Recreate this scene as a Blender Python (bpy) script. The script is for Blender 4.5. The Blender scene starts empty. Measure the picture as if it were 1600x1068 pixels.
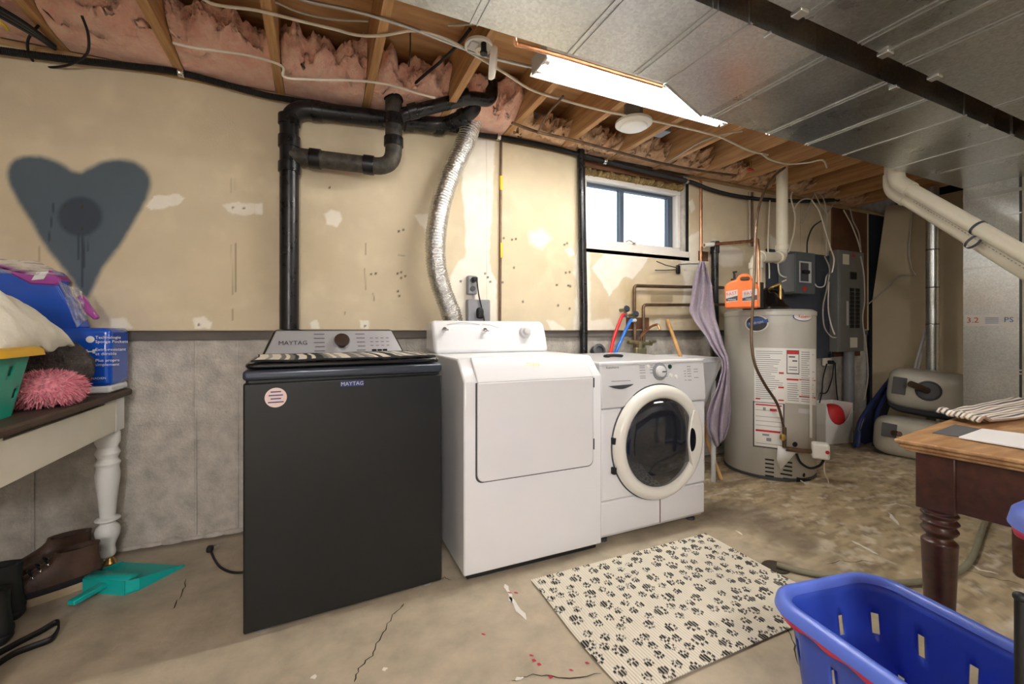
import bpy, math, random
import numpy as np
from mathutils import Vector, Matrix, noise as mnoise
random.seed(7); np.random.seed(7)
scene = bpy.context.scene
COL = scene.collection
pi = math.pi

# ------------------------------------------------------------------ camera
H, FPX, YAW = 1.05, 671.0, math.radians(24.2)
cam_d = bpy.data.cameras.new('camera'); cam = bpy.data.objects.new('camera', cam_d); COL.objects.link(cam)
cam_d.sensor_width = 36.0; cam_d.lens = 36.0 * FPX / 1600.0; cam_d.shift_y = -19.0 / 1600.0
cam_d.clip_start = 0.02
cam.location = (0, 0, H); cam.rotation_euler = (pi / 2, 0, -YAW)
scene.camera = cam
# ------------------------------------------------------------------ world + exposure
w = bpy.data.worlds.new('world'); scene.world = w; w.use_nodes = True
bg = w.node_tree.nodes['Background']
bg.inputs[0].default_value = (0.80, 0.90, 1.0, 1); bg.inputs[1].default_value = 2.2
TUBE, TUBE_FILL, GLOBE_FILL = 42.0, 56.0, 85.0                   # emission: tubes over the machines, then the added unseen fill tubes and globe
scene.view_settings.view_transform = 'Standard'; scene.view_settings.look = 'None'
scene.view_settings.gamma = 1.0; scene.view_settings.use_curve_mapping = False
scene.view_settings.exposure = 0.8

# ------------------------------------------------------------------ photo pixel -> place
FX, FY, RX, RY = math.sin(YAW), math.cos(YAW), math.cos(YAW), -math.sin(YAW)
def ray(px):
    u = (px - 800.0) / FPX
    return FX + u * RX, FY + u * RY
def onT(px, py, t):
    dx, dy = ray(px); return Vector((t * dx, t * dy, H + (515 - py) / FPX * t))
def onY(px, py, Y): return onT(px, py, Y / ray(px)[1])
def onX(px, py, X): return onT(px, py, X / ray(px)[0])
def onZ(px, py, z): return onT(px, py, (z - H) * FPX / (515 - py))
def proj(X, Y, Z):
    t = X * FX + Y * FY; r = X * RX + Y * RY
    return 800 + FPX * r / t, 515 - FPX * (Z - H) / t
def S(r, g, b):
    f = lambda c: (c / 255 / 12.92) if c / 255 <= .04045 else ((c / 255 + .055) / 1.055) ** 2.4
    return (f(r), f(g), f(b))

# ------------------------------------------------------------------ materials
def mat(name, col, rough=.5, metal=0., var=.0, vs=6., col2=None, stretch=(1, 1, 1), bump=0., bs=60., trans=0.,
        alpha=1., emit=0., attr=False, coat=0., spec=.5, vor=0., sheen=0., ior=1.45, rvar=0., detail=6.):
    m = bpy.data.materials.new(name); m.use_nodes = True
    nt = m.node_tree; N, L = nt.nodes, nt.links
    b = N['Principled BSDF']
    b.inputs['Roughness'].default_value = rough; b.inputs['Metallic'].default_value = metal
    b.inputs['Transmission Weight'].default_value = trans; b.inputs['Alpha'].default_value = alpha
    b.inputs['Coat Weight'].default_value = coat; b.inputs['Coat Roughness'].default_value = .08
    b.inputs['Specular IOR Level'].default_value = spec; b.inputs['IOR'].default_value = ior
    b.inputs['Sheen Weight'].default_value = sheen
    b.inputs['Base Color'].default_value = (*col, 1)
    tc = N.new('ShaderNodeTexCoord'); mp = N.new('ShaderNodeMapping'); mp.inputs['Scale'].default_value = stretch
    L.new(tc.outputs['Object'], mp.inputs['Vector'])
    src = None
    if attr:
        a = N.new('ShaderNodeAttribute'); a.attribute_name = 'Col'; src = a.outputs['Color']
    if var > 0 or col2 is not None:
        n = N.new('ShaderNodeTexNoise'); n.inputs['Scale'].default_value = vs; n.inputs['Detail'].default_value = detail
        n.inputs['Roughness'].default_value = .6
        L.new(mp.outputs[0], n.inputs['Vector'])
        r = N.new('ShaderNodeMapRange'); r.inputs[1].default_value = .3; r.inputs[2].default_value = .7
        L.new(n.outputs['Fac'], r.inputs[0])
        mx = N.new('ShaderNodeMix'); mx.data_type = 'RGBA'
        if col2 is not None and not attr:
            L.new(r.outputs[0], mx.inputs[0]); mx.inputs[6].default_value = (*col, 1); mx.inputs[7].default_value = (*col2, 1)
        else:
            mx.blend_type = 'MULTIPLY'; mx.inputs[0].default_value = 1
            if src: L.new(src, mx.inputs[6])
            else: mx.inputs[6].default_value = (*col, 1)
            r2 = N.new('ShaderNodeMapRange'); r2.inputs[3].default_value = 1 - var; r2.inputs[4].default_value = 1 + var * .6
            L.new(r.outputs[0], r2.inputs[0])
            L.new(r2.outputs[0], mx.inputs[7])
        src = mx.outputs[2]
        if rvar:
            r3 = N.new('ShaderNodeMapRange'); r3.inputs[3].default_value = rough - rvar; r3.inputs[4].default_value = rough + rvar
            L.new(r.outputs[0], r3.inputs[0]); L.new(r3.outputs[0], b.inputs['Roughness'])
    if vor > 0:
        v = N.new('ShaderNodeTexVoronoi'); v.inputs['Scale'].default_value = 110
        L.new(tc.outputs['Object'], v.inputs['Vector'])
        sp = N.new('ShaderNodeSeparateColor'); L.new(v.outputs['Color'], sp.inputs[0])
        r4 = N.new('ShaderNodeMapRange'); r4.inputs[3].default_value = 1 - vor; r4.inputs[4].default_value = 1 + vor * .4
        L.new(sp.outputs[0], r4.inputs[0])
        mv = N.new('ShaderNodeMix'); mv.data_type = 'RGBA'; mv.blend_type = 'MULTIPLY'; mv.inputs[0].default_value = 1
        if src: L.new(src, mv.inputs[6])
        else: mv.inputs[6].default_value = (*col, 1)
        L.new(r4.outputs[0], mv.inputs[7]); src = mv.outputs[2]
    if src: L.new(src, b.inputs['Base Color'])
    if bump > 0:
        n2 = N.new('ShaderNodeTexNoise'); n2.inputs['Scale'].default_value = bs; n2.inputs['Detail'].default_value = 5
        L.new(mp.outputs[0], n2.inputs['Vector'])
        bp = N.new('ShaderNodeBump'); bp.inputs['Strength'].default_value = bump; bp.inputs['Distance'].default_value = .01
        L.new(n2.outputs['Fac'], bp.inputs['Height']); L.new(bp.outputs[0], b.inputs['Normal'])
    if emit:
        b.inputs['Emission Color'].default_value = (*col, 1); b.inputs['Emission Strength'].default_value = emit
    return m
M = {}
M['concrete'] = mat('concrete', S(192, 186, 176), .9, var=.30, vs=13, bump=.7, bs=85)
M['floor'] = mat('floor_concrete', S(180, 168, 145), .62, var=.26, vs=7, attr=True, bump=.25, bs=25, rvar=.12)
M['drywall'] = mat('drywall', S(214, 196, 160), .85, var=.07, vs=4, attr=True, bump=.06, bs=120)
M['furrshade'] = mat('furring_shade', S(104, 98, 92), .9, var=.2)
M['joist'] = mat('joist_wood', S(214, 172, 122), .7, col2=S(166, 120, 74), vs=4, stretch=(9, .5, 9), bump=.15, bs=30)
M['subfloor'] = mat('subfloor_ply', S(220, 178, 128), .75, col2=S(168, 120, 74), vs=3, stretch=(.7, 5, 1), bump=.1, bs=20)
M['lumber'] = mat('lumber', S(196, 164, 118), .75, col2=S(150, 116, 76), vs=4, stretch=(1, 9, 9), bump=.1)
M['pink'] = mat('fibreglass_pink', S(252, 216, 194), 1, col2=S(240, 180, 162), vs=16, bump=1, bs=45, sheen=.3)
M['tanwool'] = mat('fibreglass_tan', S(232, 200, 168), 1, col2=S(200, 156, 118), vs=14, bump=1, bs=45)
M['galv'] = mat('galvanised', (.60, .62, .61), .30, 1, var=.12, vs=2.5, vor=.16, rvar=.07)
M['galv2'] = mat('galvanised_bright', (.76, .78, .76), .34, 1, var=.12, vs=3, vor=.14, rvar=.08)
M['galv3'] = mat('galvanised_dull', (.50, .51, .49), .42, 1, var=.12, vs=2.5, vor=.2, rvar=.07)
M['seam'] = mat('seam_metal', (.68, .69, .68), .35, 1)
M['foil'] = mat('foil', (.72, .72, .70), .22, 1, var=.25, vs=30, bump=.6, bs=90)
M['abs'] = mat('abs_black', S(24, 24, 26), .32, var=.4, vs=18, rvar=.1)
M['absdust'] = mat('abs_dusty', S(34, 33, 32), .55, col2=S(86, 80, 70), vs=30)
M['blackrub'] = mat('black_rubber', S(22, 22, 23), .55)
M['blackgl'] = mat('black_gloss', S(16, 16, 18), .18, coat=.4)
M['pvc'] = mat('pvc', S(226, 219, 198), .42, var=.06, vs=6)
M['print'] = mat('print_dark', S(70, 66, 70), .6)
M['copper'] = mat('copper', (.62, .30, .16), .38, 1, var=.4, vs=14)
M['brownpipe'] = mat('tarnished_pipe', (.20, .13, .085), .48, .8, var=.35, vs=12)
M['brass'] = mat('brass', (.62, .42, .15), .35, 1, var=.3, vs=20)
M['verdigris'] = mat('verdigris', S(104, 118, 104), .55, .5, col2=S(150, 128, 82), vs=40)
M['chrome'] = mat('chrome', (.75, .75, .76), .15, 1)
M['cablew'] = mat('cable_white', S(232, 224, 208), .5)
M['cableg'] = mat('cable_grey', S(176, 168, 154), .5)
M['bx'] = mat('armoured_cable', (.5, .5, .49), .4, 1)
M['white'] = mat('white_plastic', S(238, 236, 230), .38)
M['whiteen'] = mat('white_enamel', S(232, 233, 236), .24, coat=.3, var=.02, vs=3)
M['whitegr'] = mat('white_grey_plastic', S(216, 217, 219), .36)
M['ringwh'] = mat('ring_white', S(233, 231, 222), .3, coat=.2)
M['dgrey'] = mat('dark_grey', S(70, 72, 76), .45)
M['mgrey'] = mat('mid_grey', S(134, 136, 140), .45)
M['lgrey'] = mat('light_grey', S(196, 196, 196), .5)
M['washer'] = mat('washer_graphite', S(27, 30, 31), .42, .3, var=.1, vs=3, coat=.15)
M['washertrim'] = mat('washer_trim', S(62, 68, 80), .28, .5, coat=.3)
M['silver'] = mat('console_silver', S(170, 170, 174), .36, .3)
M['dialbrown'] = mat('dial_brown', S(58, 44, 38), .25, coat=.5)
M['navy'] = mat('badge_blue', S(40, 52, 110), .3)
M['stickpink'] = mat('sticker_pale', S(216, 192, 186), .5)
M['glassdark'] = mat('door_glass', S(18, 22, 34), .06, coat=.8, col2=S(34, 38, 46), vs=7, spec=.6)
M['wglass'] = mat('window_glass', (.95, .98, 1), .25, trans=1, ior=1.1)
M['sash'] = mat('sash_grey', S(74, 84, 98), .5)
M['frame'] = mat('window_white', S(232, 226, 218), .5)
M['wool'] = mat('mineral_wool', S(166, 142, 92), 1, col2=S(104, 84, 50), vs=40, bump=1, bs=70)
M['tank'] = mat('heater_enamel', S(186, 184, 174), .34, coat=.15, var=.02)
M['label'] = mat('label_white', S(234, 232, 226), .5)
M['red'] = mat('red_print', S(196, 40, 44), .5)
M['bluep'] = mat('blue_print', S(70, 104, 170), .5)
M['orange'] = mat('orange_jug', S(242, 122, 62), .4, var=.05)
M['towel'] = mat('towel_mauve', S(168, 152, 168), 1, col2=S(138, 122, 142), vs=60, bump=.8, bs=220, sheen=.4)
M['stick'] = mat('broom_wood', S(206, 160, 104), .6, var=.2, vs=8)
M['redhose'] = mat('red_hose', S(204, 34, 40), .35)
M['bluehose'] = mat('blue_hose', S(40, 110, 200), .35)
M['elec'] = mat('electric_grey', S(92, 98, 100), .45, .2, var=.08)
M['elecp'] = mat('panel_grey', S(122, 120, 116), .5, .1, var=.08)
M['board'] = mat('plywood_dark', S(62, 66, 76), .85, var=.25, vs=5)
M['brown'] = mat('brown_board', S(104, 70, 46), .8, var=.3)
M['void'] = mat('recess_shade', S(20, 20, 24), .95)  # near-black: shade painted into the wall recess and boot collars
M['seat'] = mat('seat_shell', S(186, 182, 168), .42, .15, var=.05)
M['bluefab'] = mat('navy_fabric', S(34, 44, 86), .8, col2=S(22, 26, 46), vs=8)
M['bluefr'] = mat('blue_frame', S(34, 48, 94), .5)
M['darkwood'] = mat('dark_wood', S(78, 44, 32), .35, col2=S(52, 28, 22), vs=5, stretch=(1, 8, 8), coat=.15)
M['topwood'] = mat('worn_table_top', S(192, 152, 106), .45, col2=S(132, 92, 58), vs=5, stretch=(1, 7, 3))
M['oldtop'] = mat('old_dark_top', S(84, 68, 54), .6, col2=S(58, 46, 38), vs=6, stretch=(6, 1, 3), bump=.1)
M['cream'] = mat('cream_paint', S(236, 230, 212), .45, var=.06, vs=5)
M['whitepaint'] = mat('white_gloss_paint', S(240, 240, 238), .3, var=.03)
M['basket'] = mat('blue_basket', S(62, 92, 206), .36)
M['basketrim'] = mat('blue_basket_rim', S(96, 122, 222), .34)
M['pinkrim'] = mat('red_pink_rim', S(222, 44, 92), .4)
M['teal'] = mat('teal_plastic', S(18, 178, 172), .34)
M['tealb'] = mat('teal_basket', S(20, 160, 136), .4)
M['yellow'] = mat('yellow_rim', S(226, 176, 40), .4)
M['cloth'] = mat('white_cloth', S(236, 232, 216), .95, bump=.3, bs=40, var=.04)
M['knit'] = mat('grey_knit', S(92, 84, 80), 1, col2=S(64, 58, 56), vs=30, bump=1, bs=120)
M['fur'] = mat('pink_fur', S(238, 158, 170), .9, col2=S(220, 122, 140), vs=40, sheen=.5)
M['packblue'] = mat('pack_blue', S(20, 82, 190), .25, var=.12, vs=6, coat=.4)
M['packpurp'] = mat('pack_purple', S(160, 66, 150), .28, coat=.4)
M['film'] = mat('clear_film', (.95, .95, .97), .12, trans=.55, alpha=.55, ior=1.15, bump=.7, bs=16)
M['leather'] = mat('brown_leather', S(96, 72, 60), .45, col2=S(64, 48, 42), vs=10, bump=.2, bs=60)
M['leatherd'] = mat('dark_leather', S(38, 40, 46), .55, col2=S(28, 28, 32), vs=10, bump=.2)
M['sole'] = mat('boot_sole', S(186, 170, 140), .7, var=.2)
M['bootblk'] = mat('black_boot', S(26, 29, 28), .5, col2=S(40, 44, 40), vs=8)
M['plaid'] = mat('striped_weave', (1, 1, 1), .95, attr=True, bump=.4, bs=260)
M['rug'] = mat('rug_cotton', (1, 1, 1), .95, attr=True, bump=.35, bs=300)
M['hose'] = mat('grey_hose', S(142, 138, 118), .5, var=.15)
M['paper'] = mat('paper', S(236, 236, 236), .7)
M['greypaper'] = mat('grey_sheet', S(86, 86, 88), .7)
M['crack'] = mat('crack_dark', S(62, 54, 44), .95)
M['whitepnt'] = mat('white_splash', S(232, 230, 222), .7)
M['redpnt'] = mat('red_splash', S(186, 34, 66), .6)
M['tube_fill'] = mat('lit_fill_tube', (1.0, .97, .94), .4, emit=TUBE_FILL)
M['globe'] = mat('lit_fill_globe', (1.0, .97, .94), .4, emit=GLOBE_FILL)
M['tube'] = mat('lit_tube', (1.0, .97, .92), .4, emit=TUBE)
M['green'] = mat('dark_green', S(16, 60, 40), .3)
M['yellowtape'] = mat('yellow_tape', S(232, 200, 50), .5)
M['snow'] = mat('snow', S(236, 242, 250), .9)

# ------------------------------------------------------------------ mesh helpers
class MB:
    def __init__(s, mtx=None): s.v = []; s.f = []; s.m = mtx
    def add(s, vs, fs):
        o = len(s.v)
        for p in vs:
            p = Vector(p); s.v.append(tuple(s.m @ p if s.m else p))
        s.f += [tuple(i + o for i in f) for f in fs]; return s
    def box(s, x0, x1, y0, y1, z0, z1):
        vs = [(x, y, z) for z in (z0, z1) for y in (y0, y1) for x in (x0, x1)]
        return s.add(vs, [(0, 2, 3, 1), (4, 5, 7, 6), (0, 1, 5, 4), (2, 6, 7, 3), (0, 4, 6, 2), (1, 3, 7, 5)])
    def prism(s, poly, ax, a, b):
        """poly in the two other axes (order x,y,z without ax) extruded along ax from a to b"""
        def P(q, t):
            if ax == 'x': return (t, q[0], q[1])
            if ax == 'y': return (q[0], t, q[1])
            return (q[0], q[1], t)
        n = len(poly)
        vs = [P(q, a) for q in poly] + [P(q, b) for q in poly]
        fs = [tuple(range(n - 1, -1, -1)), tuple(range(n, 2 * n))]
        fs += [(i, (i + 1) % n, n + (i + 1) % n, n + i) for i in range(n)]
        return s.add(vs, fs)
    def tube(s, path, r, n=10, caps=True, rf=None):
        path = [Vector(p) for p in path]; k = len(path)
        T = [(path[min(i + 1, k - 1)] - path[max(i - 1, 0)]).normalized() for i in range(k)]
        a = Vector((0, 0, 1)) if abs(T[0].z) < .9 else Vector((1, 0, 0))
        nrm = (a - T[0] * a.dot(T[0])).normalized(); vs = []
        for i in range(k):
            nrm = nrm - T[i] * nrm.dot(T[i])
            nrm = nrm.normalized() if nrm.length > 1e-6 else Vector((1, 0, 0))
            bn = T[i].cross(nrm); rr = rf(i) if rf else r
            for j in range(n):
                an = 2 * pi * j / n; vs.append(path[i] + (nrm * math.cos(an) + bn * math.sin(an)) * rr)
        fs = [(i * n + j, i * n + (j + 1) % n, (i + 1) * n + (j + 1) % n, (i + 1) * n + j) for i in range(k - 1) for j in range(n)]
        if caps: fs += [tuple(range(n - 1, -1, -1)), tuple((k - 1) * n + j for j in range(n))]
        return s.add(vs, fs)
    def cyl(s, a, b, r, r2=None, n=20):
        r2 = r if r2 is None else r2
        return s.tube([a, b], r, n, rf=lambda i: (r, r2)[i])
    def lathe(s, prof, n=24, mtx=None, ang=2 * pi, caps=True):
        """prof: (radius, height) around local z"""
        mtx = mtx or Matrix(); k = len(prof); closed = ang > 6.28; m = n if closed else n + 1
        vs = [mtx @ Vector((r * math.cos(ang * j / n), r * math.sin(ang * j / n), z)) for r, z in prof for j in range(m)]
        fs = []
        for i in range(k - 1):
            for j in range(n):
                j2 = (j + 1) % m if closed else j + 1
                fs.append((i * m + j, i * m + j2, (i + 1) * m + j2, (i + 1) * m + j))
        if caps and closed: fs += [tuple(range(m - 1, -1, -1)), tuple((k - 1) * m + j for j in range(m))]
        return s.add(vs, fs)
    def sell(s, c, h, e1=1., e2=1., nu=28, nv=16, mtx=None):
        """superellipsoid: half sizes h, exponents (small = boxy)"""
        sg = lambda x, e: math.copysign(abs(x) ** e, x)
        mtx = mtx or Matrix(); vs = []
        for i in range(nv + 1):
            ph = -pi / 2 + pi * i / nv
            for j in range(nu):
                th = 2 * pi * j / nu
                vs.append(mtx @ Vector((c[0] + h[0] * sg(math.cos(ph), e1) * sg(math.cos(th), e2),
                          c[1] + h[1] * sg(math.cos(ph), e1) * sg(math.sin(th), e2), c[2] + h[2] * sg(math.sin(ph), e1))))
        fs = [(i * nu + j, i * nu + (j + 1) % nu, (i + 1) * nu + (j + 1) % nu, (i + 1) * nu + j) for i in range(nv) for j in range(nu)]
        return s.add(vs, fs)
    def quad(s, a, b, c, d): return s.add([a, b, c, d], [(0, 1, 2, 3)])
def fillet(path, r, n=6):
    path = [Vector(p) for p in path]; out = [path[0]]
    for i in range(1, len(path) - 1):
        p = path[i]; a = path[i - 1] - p; b = path[i + 1] - p
        d = min(r, a.length * .48, b.length * .48); a = a.normalized() * d; b = b.normalized() * d
        for k in range(n + 1):
            t = k / n; out.append(p + a * (1 - t) ** 2 + b * t ** 2)
    return out + [path[-1]]
def smoothpath(pts, n=8):
    pts = [Vector(p) for p in pts]; out = []; k = len(pts)
    for i in range(k - 1):
        p0, p1, p2, p3 = pts[max(i - 1, 0)], pts[i], pts[i + 1], pts[min(i + 2, k - 1)]
        for j in range(n):
            t = j / n
            out.append(.5 * ((2 * p1) + (p2 - p0) * t + (2 * p0 - 5 * p1 + 4 * p2 - p3) * t * t + (3 * p1 - p0 - 3 * p2 + p3) * t ** 3))
    return out + [pts[-1]]
def resample(path, step):
    path = [Vector(p) for p in path]; out = [path[0]]; acc = 0
    for a, b in zip(path[:-1], path[1:]):
        L = (b - a).length; d = step - acc
        while d <= L: out.append(a.lerp(b, d / L)); d += step
        acc = L - (d - step)
    return out

OFF = {}
def _link(name, me, parent, base):
    o = bpy.data.objects.new(name, me); COL.objects.link(o)
    if parent is not None:
        o.parent = parent; OFF[o.name] = OFF[parent.name]
    else:
        o.location = base; OFF[o.name] = Vector(base)
    return o
def build(name, mb, material, parent=None, bevel=0, smooth=40, solid=0, seg=2, base=None):
    vs = mb.v
    if parent is not None: off = OFF[parent.name]
    else:
        if base is None:
            xs, ys, zs = zip(*vs); base = ((min(xs) + max(xs)) / 2, (min(ys) + max(ys)) / 2, min(zs))
        off = Vector(base)
    me = bpy.data.meshes.new(name)
    me.from_pydata([(v[0] - off[0], v[1] - off[1], v[2] - off[2]) for v in vs], [], mb.f)
    me.materials.append(M[material]); me.update()
    if smooth: me.shade_smooth(); me.set_sharp_from_angle(angle=math.radians(smooth))
    o = _link(name, me, parent, off)
    if solid:
        md = o.modifiers.new('solid', 'SOLIDIFY'); md.thickness = solid; md.offset = 0
    if bevel:
        md = o.modifiers.new('bevel', 'BEVEL'); md.width = bevel; md.segments = seg; md.limit_method = 'ANGLE'
        md.angle_limit = math.radians(35); md.harden_normals = False
    return o
def gridmesh(name, P, material, cols=None, parent=None, keep=None, base=None, solid=0, wrap=False):
    n, m, _ = P.shape; V = P.reshape(-1, 3).astype(float)
    off = np.array(OFF[parent.name]) if parent is not None else (np.array(base) if base is not None else
          np.array([(V[:, 0].min() + V[:, 0].max()) / 2, (V[:, 1].min() + V[:, 1].max()) / 2, V[:, 2].min()]))
    idx = np.arange(n * m).reshape(n, m)
    q = np.stack([idx[:-1, :-1], idx[1:, :-1], idx[1:, 1:], idx[:-1, 1:]], -1).reshape(-1, 4)
    if keep is not None: q = q[keep.reshape(-1)]
    me = bpy.data.meshes.new(name)
    me.from_pydata((V - off).tolist(), [], q.tolist()); me.materials.append(M[material])
    if cols is not None:
        a = me.color_attributes.new('Col', 'FLOAT_COLOR', 'POINT')
        c = np.ones((n * m, 4)); c[:, :3] = cols.reshape(-1, 3); a.data.foreach_set('color', c.ravel())
    me.update(); me.shade_smooth()
    o = _link(name, me, parent, off)
    if solid:
        md = o.modifiers.new('solid', 'SOLIDIFY'); md.thickness = solid; md.offset = 0
    return o
def tag(o, label=None, cat=None, group=None, kind=None):
    for k, v in (('label', label), ('category', cat), ('group', group), ('kind', kind)):
        if v: o[k] = v
    return o
def thing(name, label, cat, loc, group=None):
    o = bpy.data.objects.new(name, None); COL.objects.link(o); o.location = loc; o.empty_display_size = .05
    OFF[o.name] = Vector(loc); return tag(o, label, cat, group)
def single(name, mb, material, label, cat, group=None, **k):
    return tag(build(name, mb, material, **k), label, cat, group)
def struct(name, mb, material, **k): return tag(build(name, mb, material, **k), kind='structure')
def text_mb(body, size, org, right, up, depth=.0008, align='CENTER', mb=None):
    cu = bpy.data.curves.new('t', 'FONT'); cu.body = body; cu.size = size; cu.align_x = align; cu.align_y = 'CENTER'
    cu.resolution_u = 2
    ob = bpy.data.objects.new('t', cu); me = bpy.data.meshes.new_from_object(ob)
    right = Vector(right).normalized(); up = Vector(up).normalized(); nr = right.cross(up)
    mb = mb or MB(); o = Vector(org)
    mb.add([o + right * v.co.x + up * v.co.y + nr * depth for v in me.vertices], [tuple(p.vertices) for p in me.polygons])
    bpy.data.objects.remove(ob); bpy.data.curves.remove(cu); bpy.data.meshes.remove(me)
    return mb
def frame_mtx(o, x, y):
    x = Vector(x).normalized(); y = Vector(y); y = (y - x * y.dot(x)).normalized(); z = x.cross(y)
    m = Matrix((x, y, z)).transposed().to_4x4(); m.translation = Vector(o); return m
def axis_mtx(o, z):
    z = Vector(z).normalized(); a = Vector((0, 0, 1)) if abs(z.z) < .9 else Vector((1, 0, 0))
    x = a.cross(z).normalized(); return frame_mtx(o, x, z.cross(x))
def rrect(x0, x1, y0, y1, r, n=5):
    out = []
    for cx, cy, a in ((x1 - r, y0 + r, -pi / 2), (x1 - r, y1 - r, 0), (x0 + r, y1 - r, pi / 2), (x0 + r, y0 + r, pi)):
        out += [(cx + r * math.cos(a + pi / 2 * k / n), cy + r * math.sin(a + pi / 2 * k / n)) for k in range(n + 1)]
    return out
# 2-D masks in numpy for paint and stains
def sdpoly(px, py, poly):
    poly = np.array(poly, float); d = np.full(px.shape, 1e9); ins = np.zeros(px.shape, bool); n = len(poly)
    for i in range(n):
        ax, ay = poly[i]; bx, by = poly[(i + 1) % n]; ex, ey = bx - ax, by - ay
        t = np.clip(((px - ax) * ex + (py - ay) * ey) / (ex * ex + ey * ey + 1e-9), 0, 1)
        d = np.minimum(d, np.hypot(px - ax - t * ex, py - ay - t * ey))
        c = ((ay > py) != (by > py)) & (px < (bx - ax) * (py - ay) / (by - ay + 1e-12) + ax); ins ^= c
    return np.where(ins, -d, d)
def sdline(px, py, pts):
    d = np.full(px.shape, 1e9)
    for (ax, ay), (bx, by) in zip(pts[:-1], pts[1:]):
        ex, ey = bx - ax, by - ay
        t = np.clip(((px - ax) * ex + (py - ay) * ey) / (ex * ex + ey * ey + 1e-9), 0, 1)
        d = np.minimum(d, np.hypot(px - ax - t * ex, py - ay - t * ey))
    return d
def vnoise(x, y, seed=0):
    """smooth value noise, arrays"""
    rs = np.random.RandomState(seed); T = rs.rand(64, 64)
    xi, yi = np.floor(x).astype(int), np.floor(y).astype(int); fx, fy = x - xi, y - yi
    fx, fy = fx * fx * (3 - 2 * fx), fy * fy * (3 - 2 * fy)
    g = lambda a, b: T[a % 64, b % 64]
    return (g(xi, yi) * (1 - fx) + g(xi + 1, yi) * fx) * (1 - fy) + (g(xi, yi + 1) * (1 - fx) + g(xi + 1, yi + 1) * fx) * fy
def fbm(x, y, seed=0, o=4):
    return sum(vnoise(x * 2 ** k, y * 2 ** k, seed + k) * .5 ** k for k in range(o)) / (2 - .5 ** (o - 1))
def blend(c, col, m):
    m = np.clip(m, 0, 1)[..., None]; return c * (1 - m) + np.array(col) * m

# ================================================================== STRUCTURE
WY, CY, JZ = 2.585, 2.625, 2.30          # drywall face, concrete face, underside of joists
XL, XR, YN = -2.6, 5.3, -2.4
# ---- floor with stains, and darker along the back wall and right end
gx, gy = np.meshgrid(np.arange(-2.6, 5.7, .016), np.arange(-2.4, 2.66, .016), indexing='ij')
dd = gx * FX + gy * FY; ok = dd > .25
px = np.where(ok, 800 + FPX * (gx * RX + gy * RY) / np.where(ok, dd, 1), -999)
py = np.where(ok, 515 + FPX * H / np.where(ok, dd, 1), 5000)
c = np.zeros(gx.shape + (3,)) + np.array(S(186, 174, 152))
c = blend(c, S(170, 160, 146), (fbm(gx * 1.3, gy * 1.3, 3) - .45) * 3)
right = np.clip((gx - 1.75) / .5, 0, 1)
streak = fbm(gx * 5 + gy * 2, gy * 22 - gx * 5, 11)
c = blend(c, S(196, 176, 138), right * .7)
c = blend(c, S(130, 108, 78), right * np.clip((streak - .5) * 4, 0, .45))
c = blend(c, S(104, 86, 64), right * np.clip((fbm(gx * 16 + gy * 5, gy * 40, 21) - .56) * 6, 0, .5))
c = blend(c, S(232, 226, 212), np.clip((gx - 1.9) / .4, 0, 1) * np.clip((fbm(gx * 14, gy * 30, 31) - .64) * 9, 0, .6))
c = blend(c, S(84, 72, 60), np.clip(1 - np.hypot((px - 1212) / 38, (py - 885) / 13), 0, 1) * 1.6)
c = blend(c, S(104, 92, 80), np.clip(1 - np.abs(sdline(px, py, [(1110, 800), (1180, 810), (1260, 850)])) / 26, 0, .7))
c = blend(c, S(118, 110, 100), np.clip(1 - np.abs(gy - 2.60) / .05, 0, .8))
c = blend(c, S(120, 110, 98), np.clip((gx - 3.9) / .8, 0, 1) * .6)
floor = gridmesh('floor', np.stack([gx, gy, gx * 0], -1), 'floor', c, base=(0, 0, 0)); tag(floor, kind='structure')
def ribbon(pts, wd, material, name, z=.0012):
    P = [onZ(a, b, 0) for a, b in pts]; mb = MB(); k = len(P); vs = []
    for i in range(k):
        d = (P[min(i + 1, k - 1)] - P[max(i - 1, 0)]).normalized(); n = Vector((-d.y, d.x, 0))
        ww = wd * (random.uniform(.5, 1.2) if 0 < i < k - 1 else .2)
        vs += [P[i] + n * ww + Vector((0, 0, z)), P[i] - n * ww + Vector((0, 0, z))]
    mb.add(vs, [(2 * i, 2 * i + 1, 2 * i + 3, 2 * i + 2) for i in range(k - 1)])
    return build(name, mb, material, parent=floor, smooth=0)
def jag(pts, n=5, a=2.2):
    out = []
    for p, q in zip(pts[:-1], pts[1:]):
        for k in range(n):
            t = k / n; out.append((p[0] + (q[0] - p[0]) * t + random.uniform(-a, a), p[1] + (q[1] - p[1]) * t + random.uniform(-a, a)))
    return out + [pts[-1]]
for pts in ([(632, 944), (615, 962), (594, 995), (582, 1025), (560, 1045), (553, 1066)], [(692, 905), (696, 902), (705, 905)],
            [(1200, 925), (1222, 965), (1242, 1010), (1248, 1040)], [(801, 1064), (835, 1053), (880, 1060), (940, 1052)], [(292, 905), (282, 930), (268, 952)],
            [(1290, 880), (1330, 876), (1370, 878)], [(1480, 885), (1540, 900), (1600, 915)]):
    ribbon(jag(pts), .0022, 'crack', 'crack')
for pts in ([(789, 912), (795, 925), (800, 940)], [(795, 932), (805, 945), (822, 968)], [(598, 1047), (606, 1044)], [(485, 1060), (495, 1056)], [(805, 1062), (818, 1058)],
            [(1388, 800), (1398, 812), (1404, 820)], [(1378, 791), (1400, 787), (1425, 793)], [(1330, 845), (1355, 858), (1372, 866)], [(1505, 875), (1530, 890), (1560, 897)], [(1150, 828), (1160, 836)]):
    ribbon(jag(pts, 3, 1.2), .009, 'whitepnt', 'paint_splash', .0015)
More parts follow.
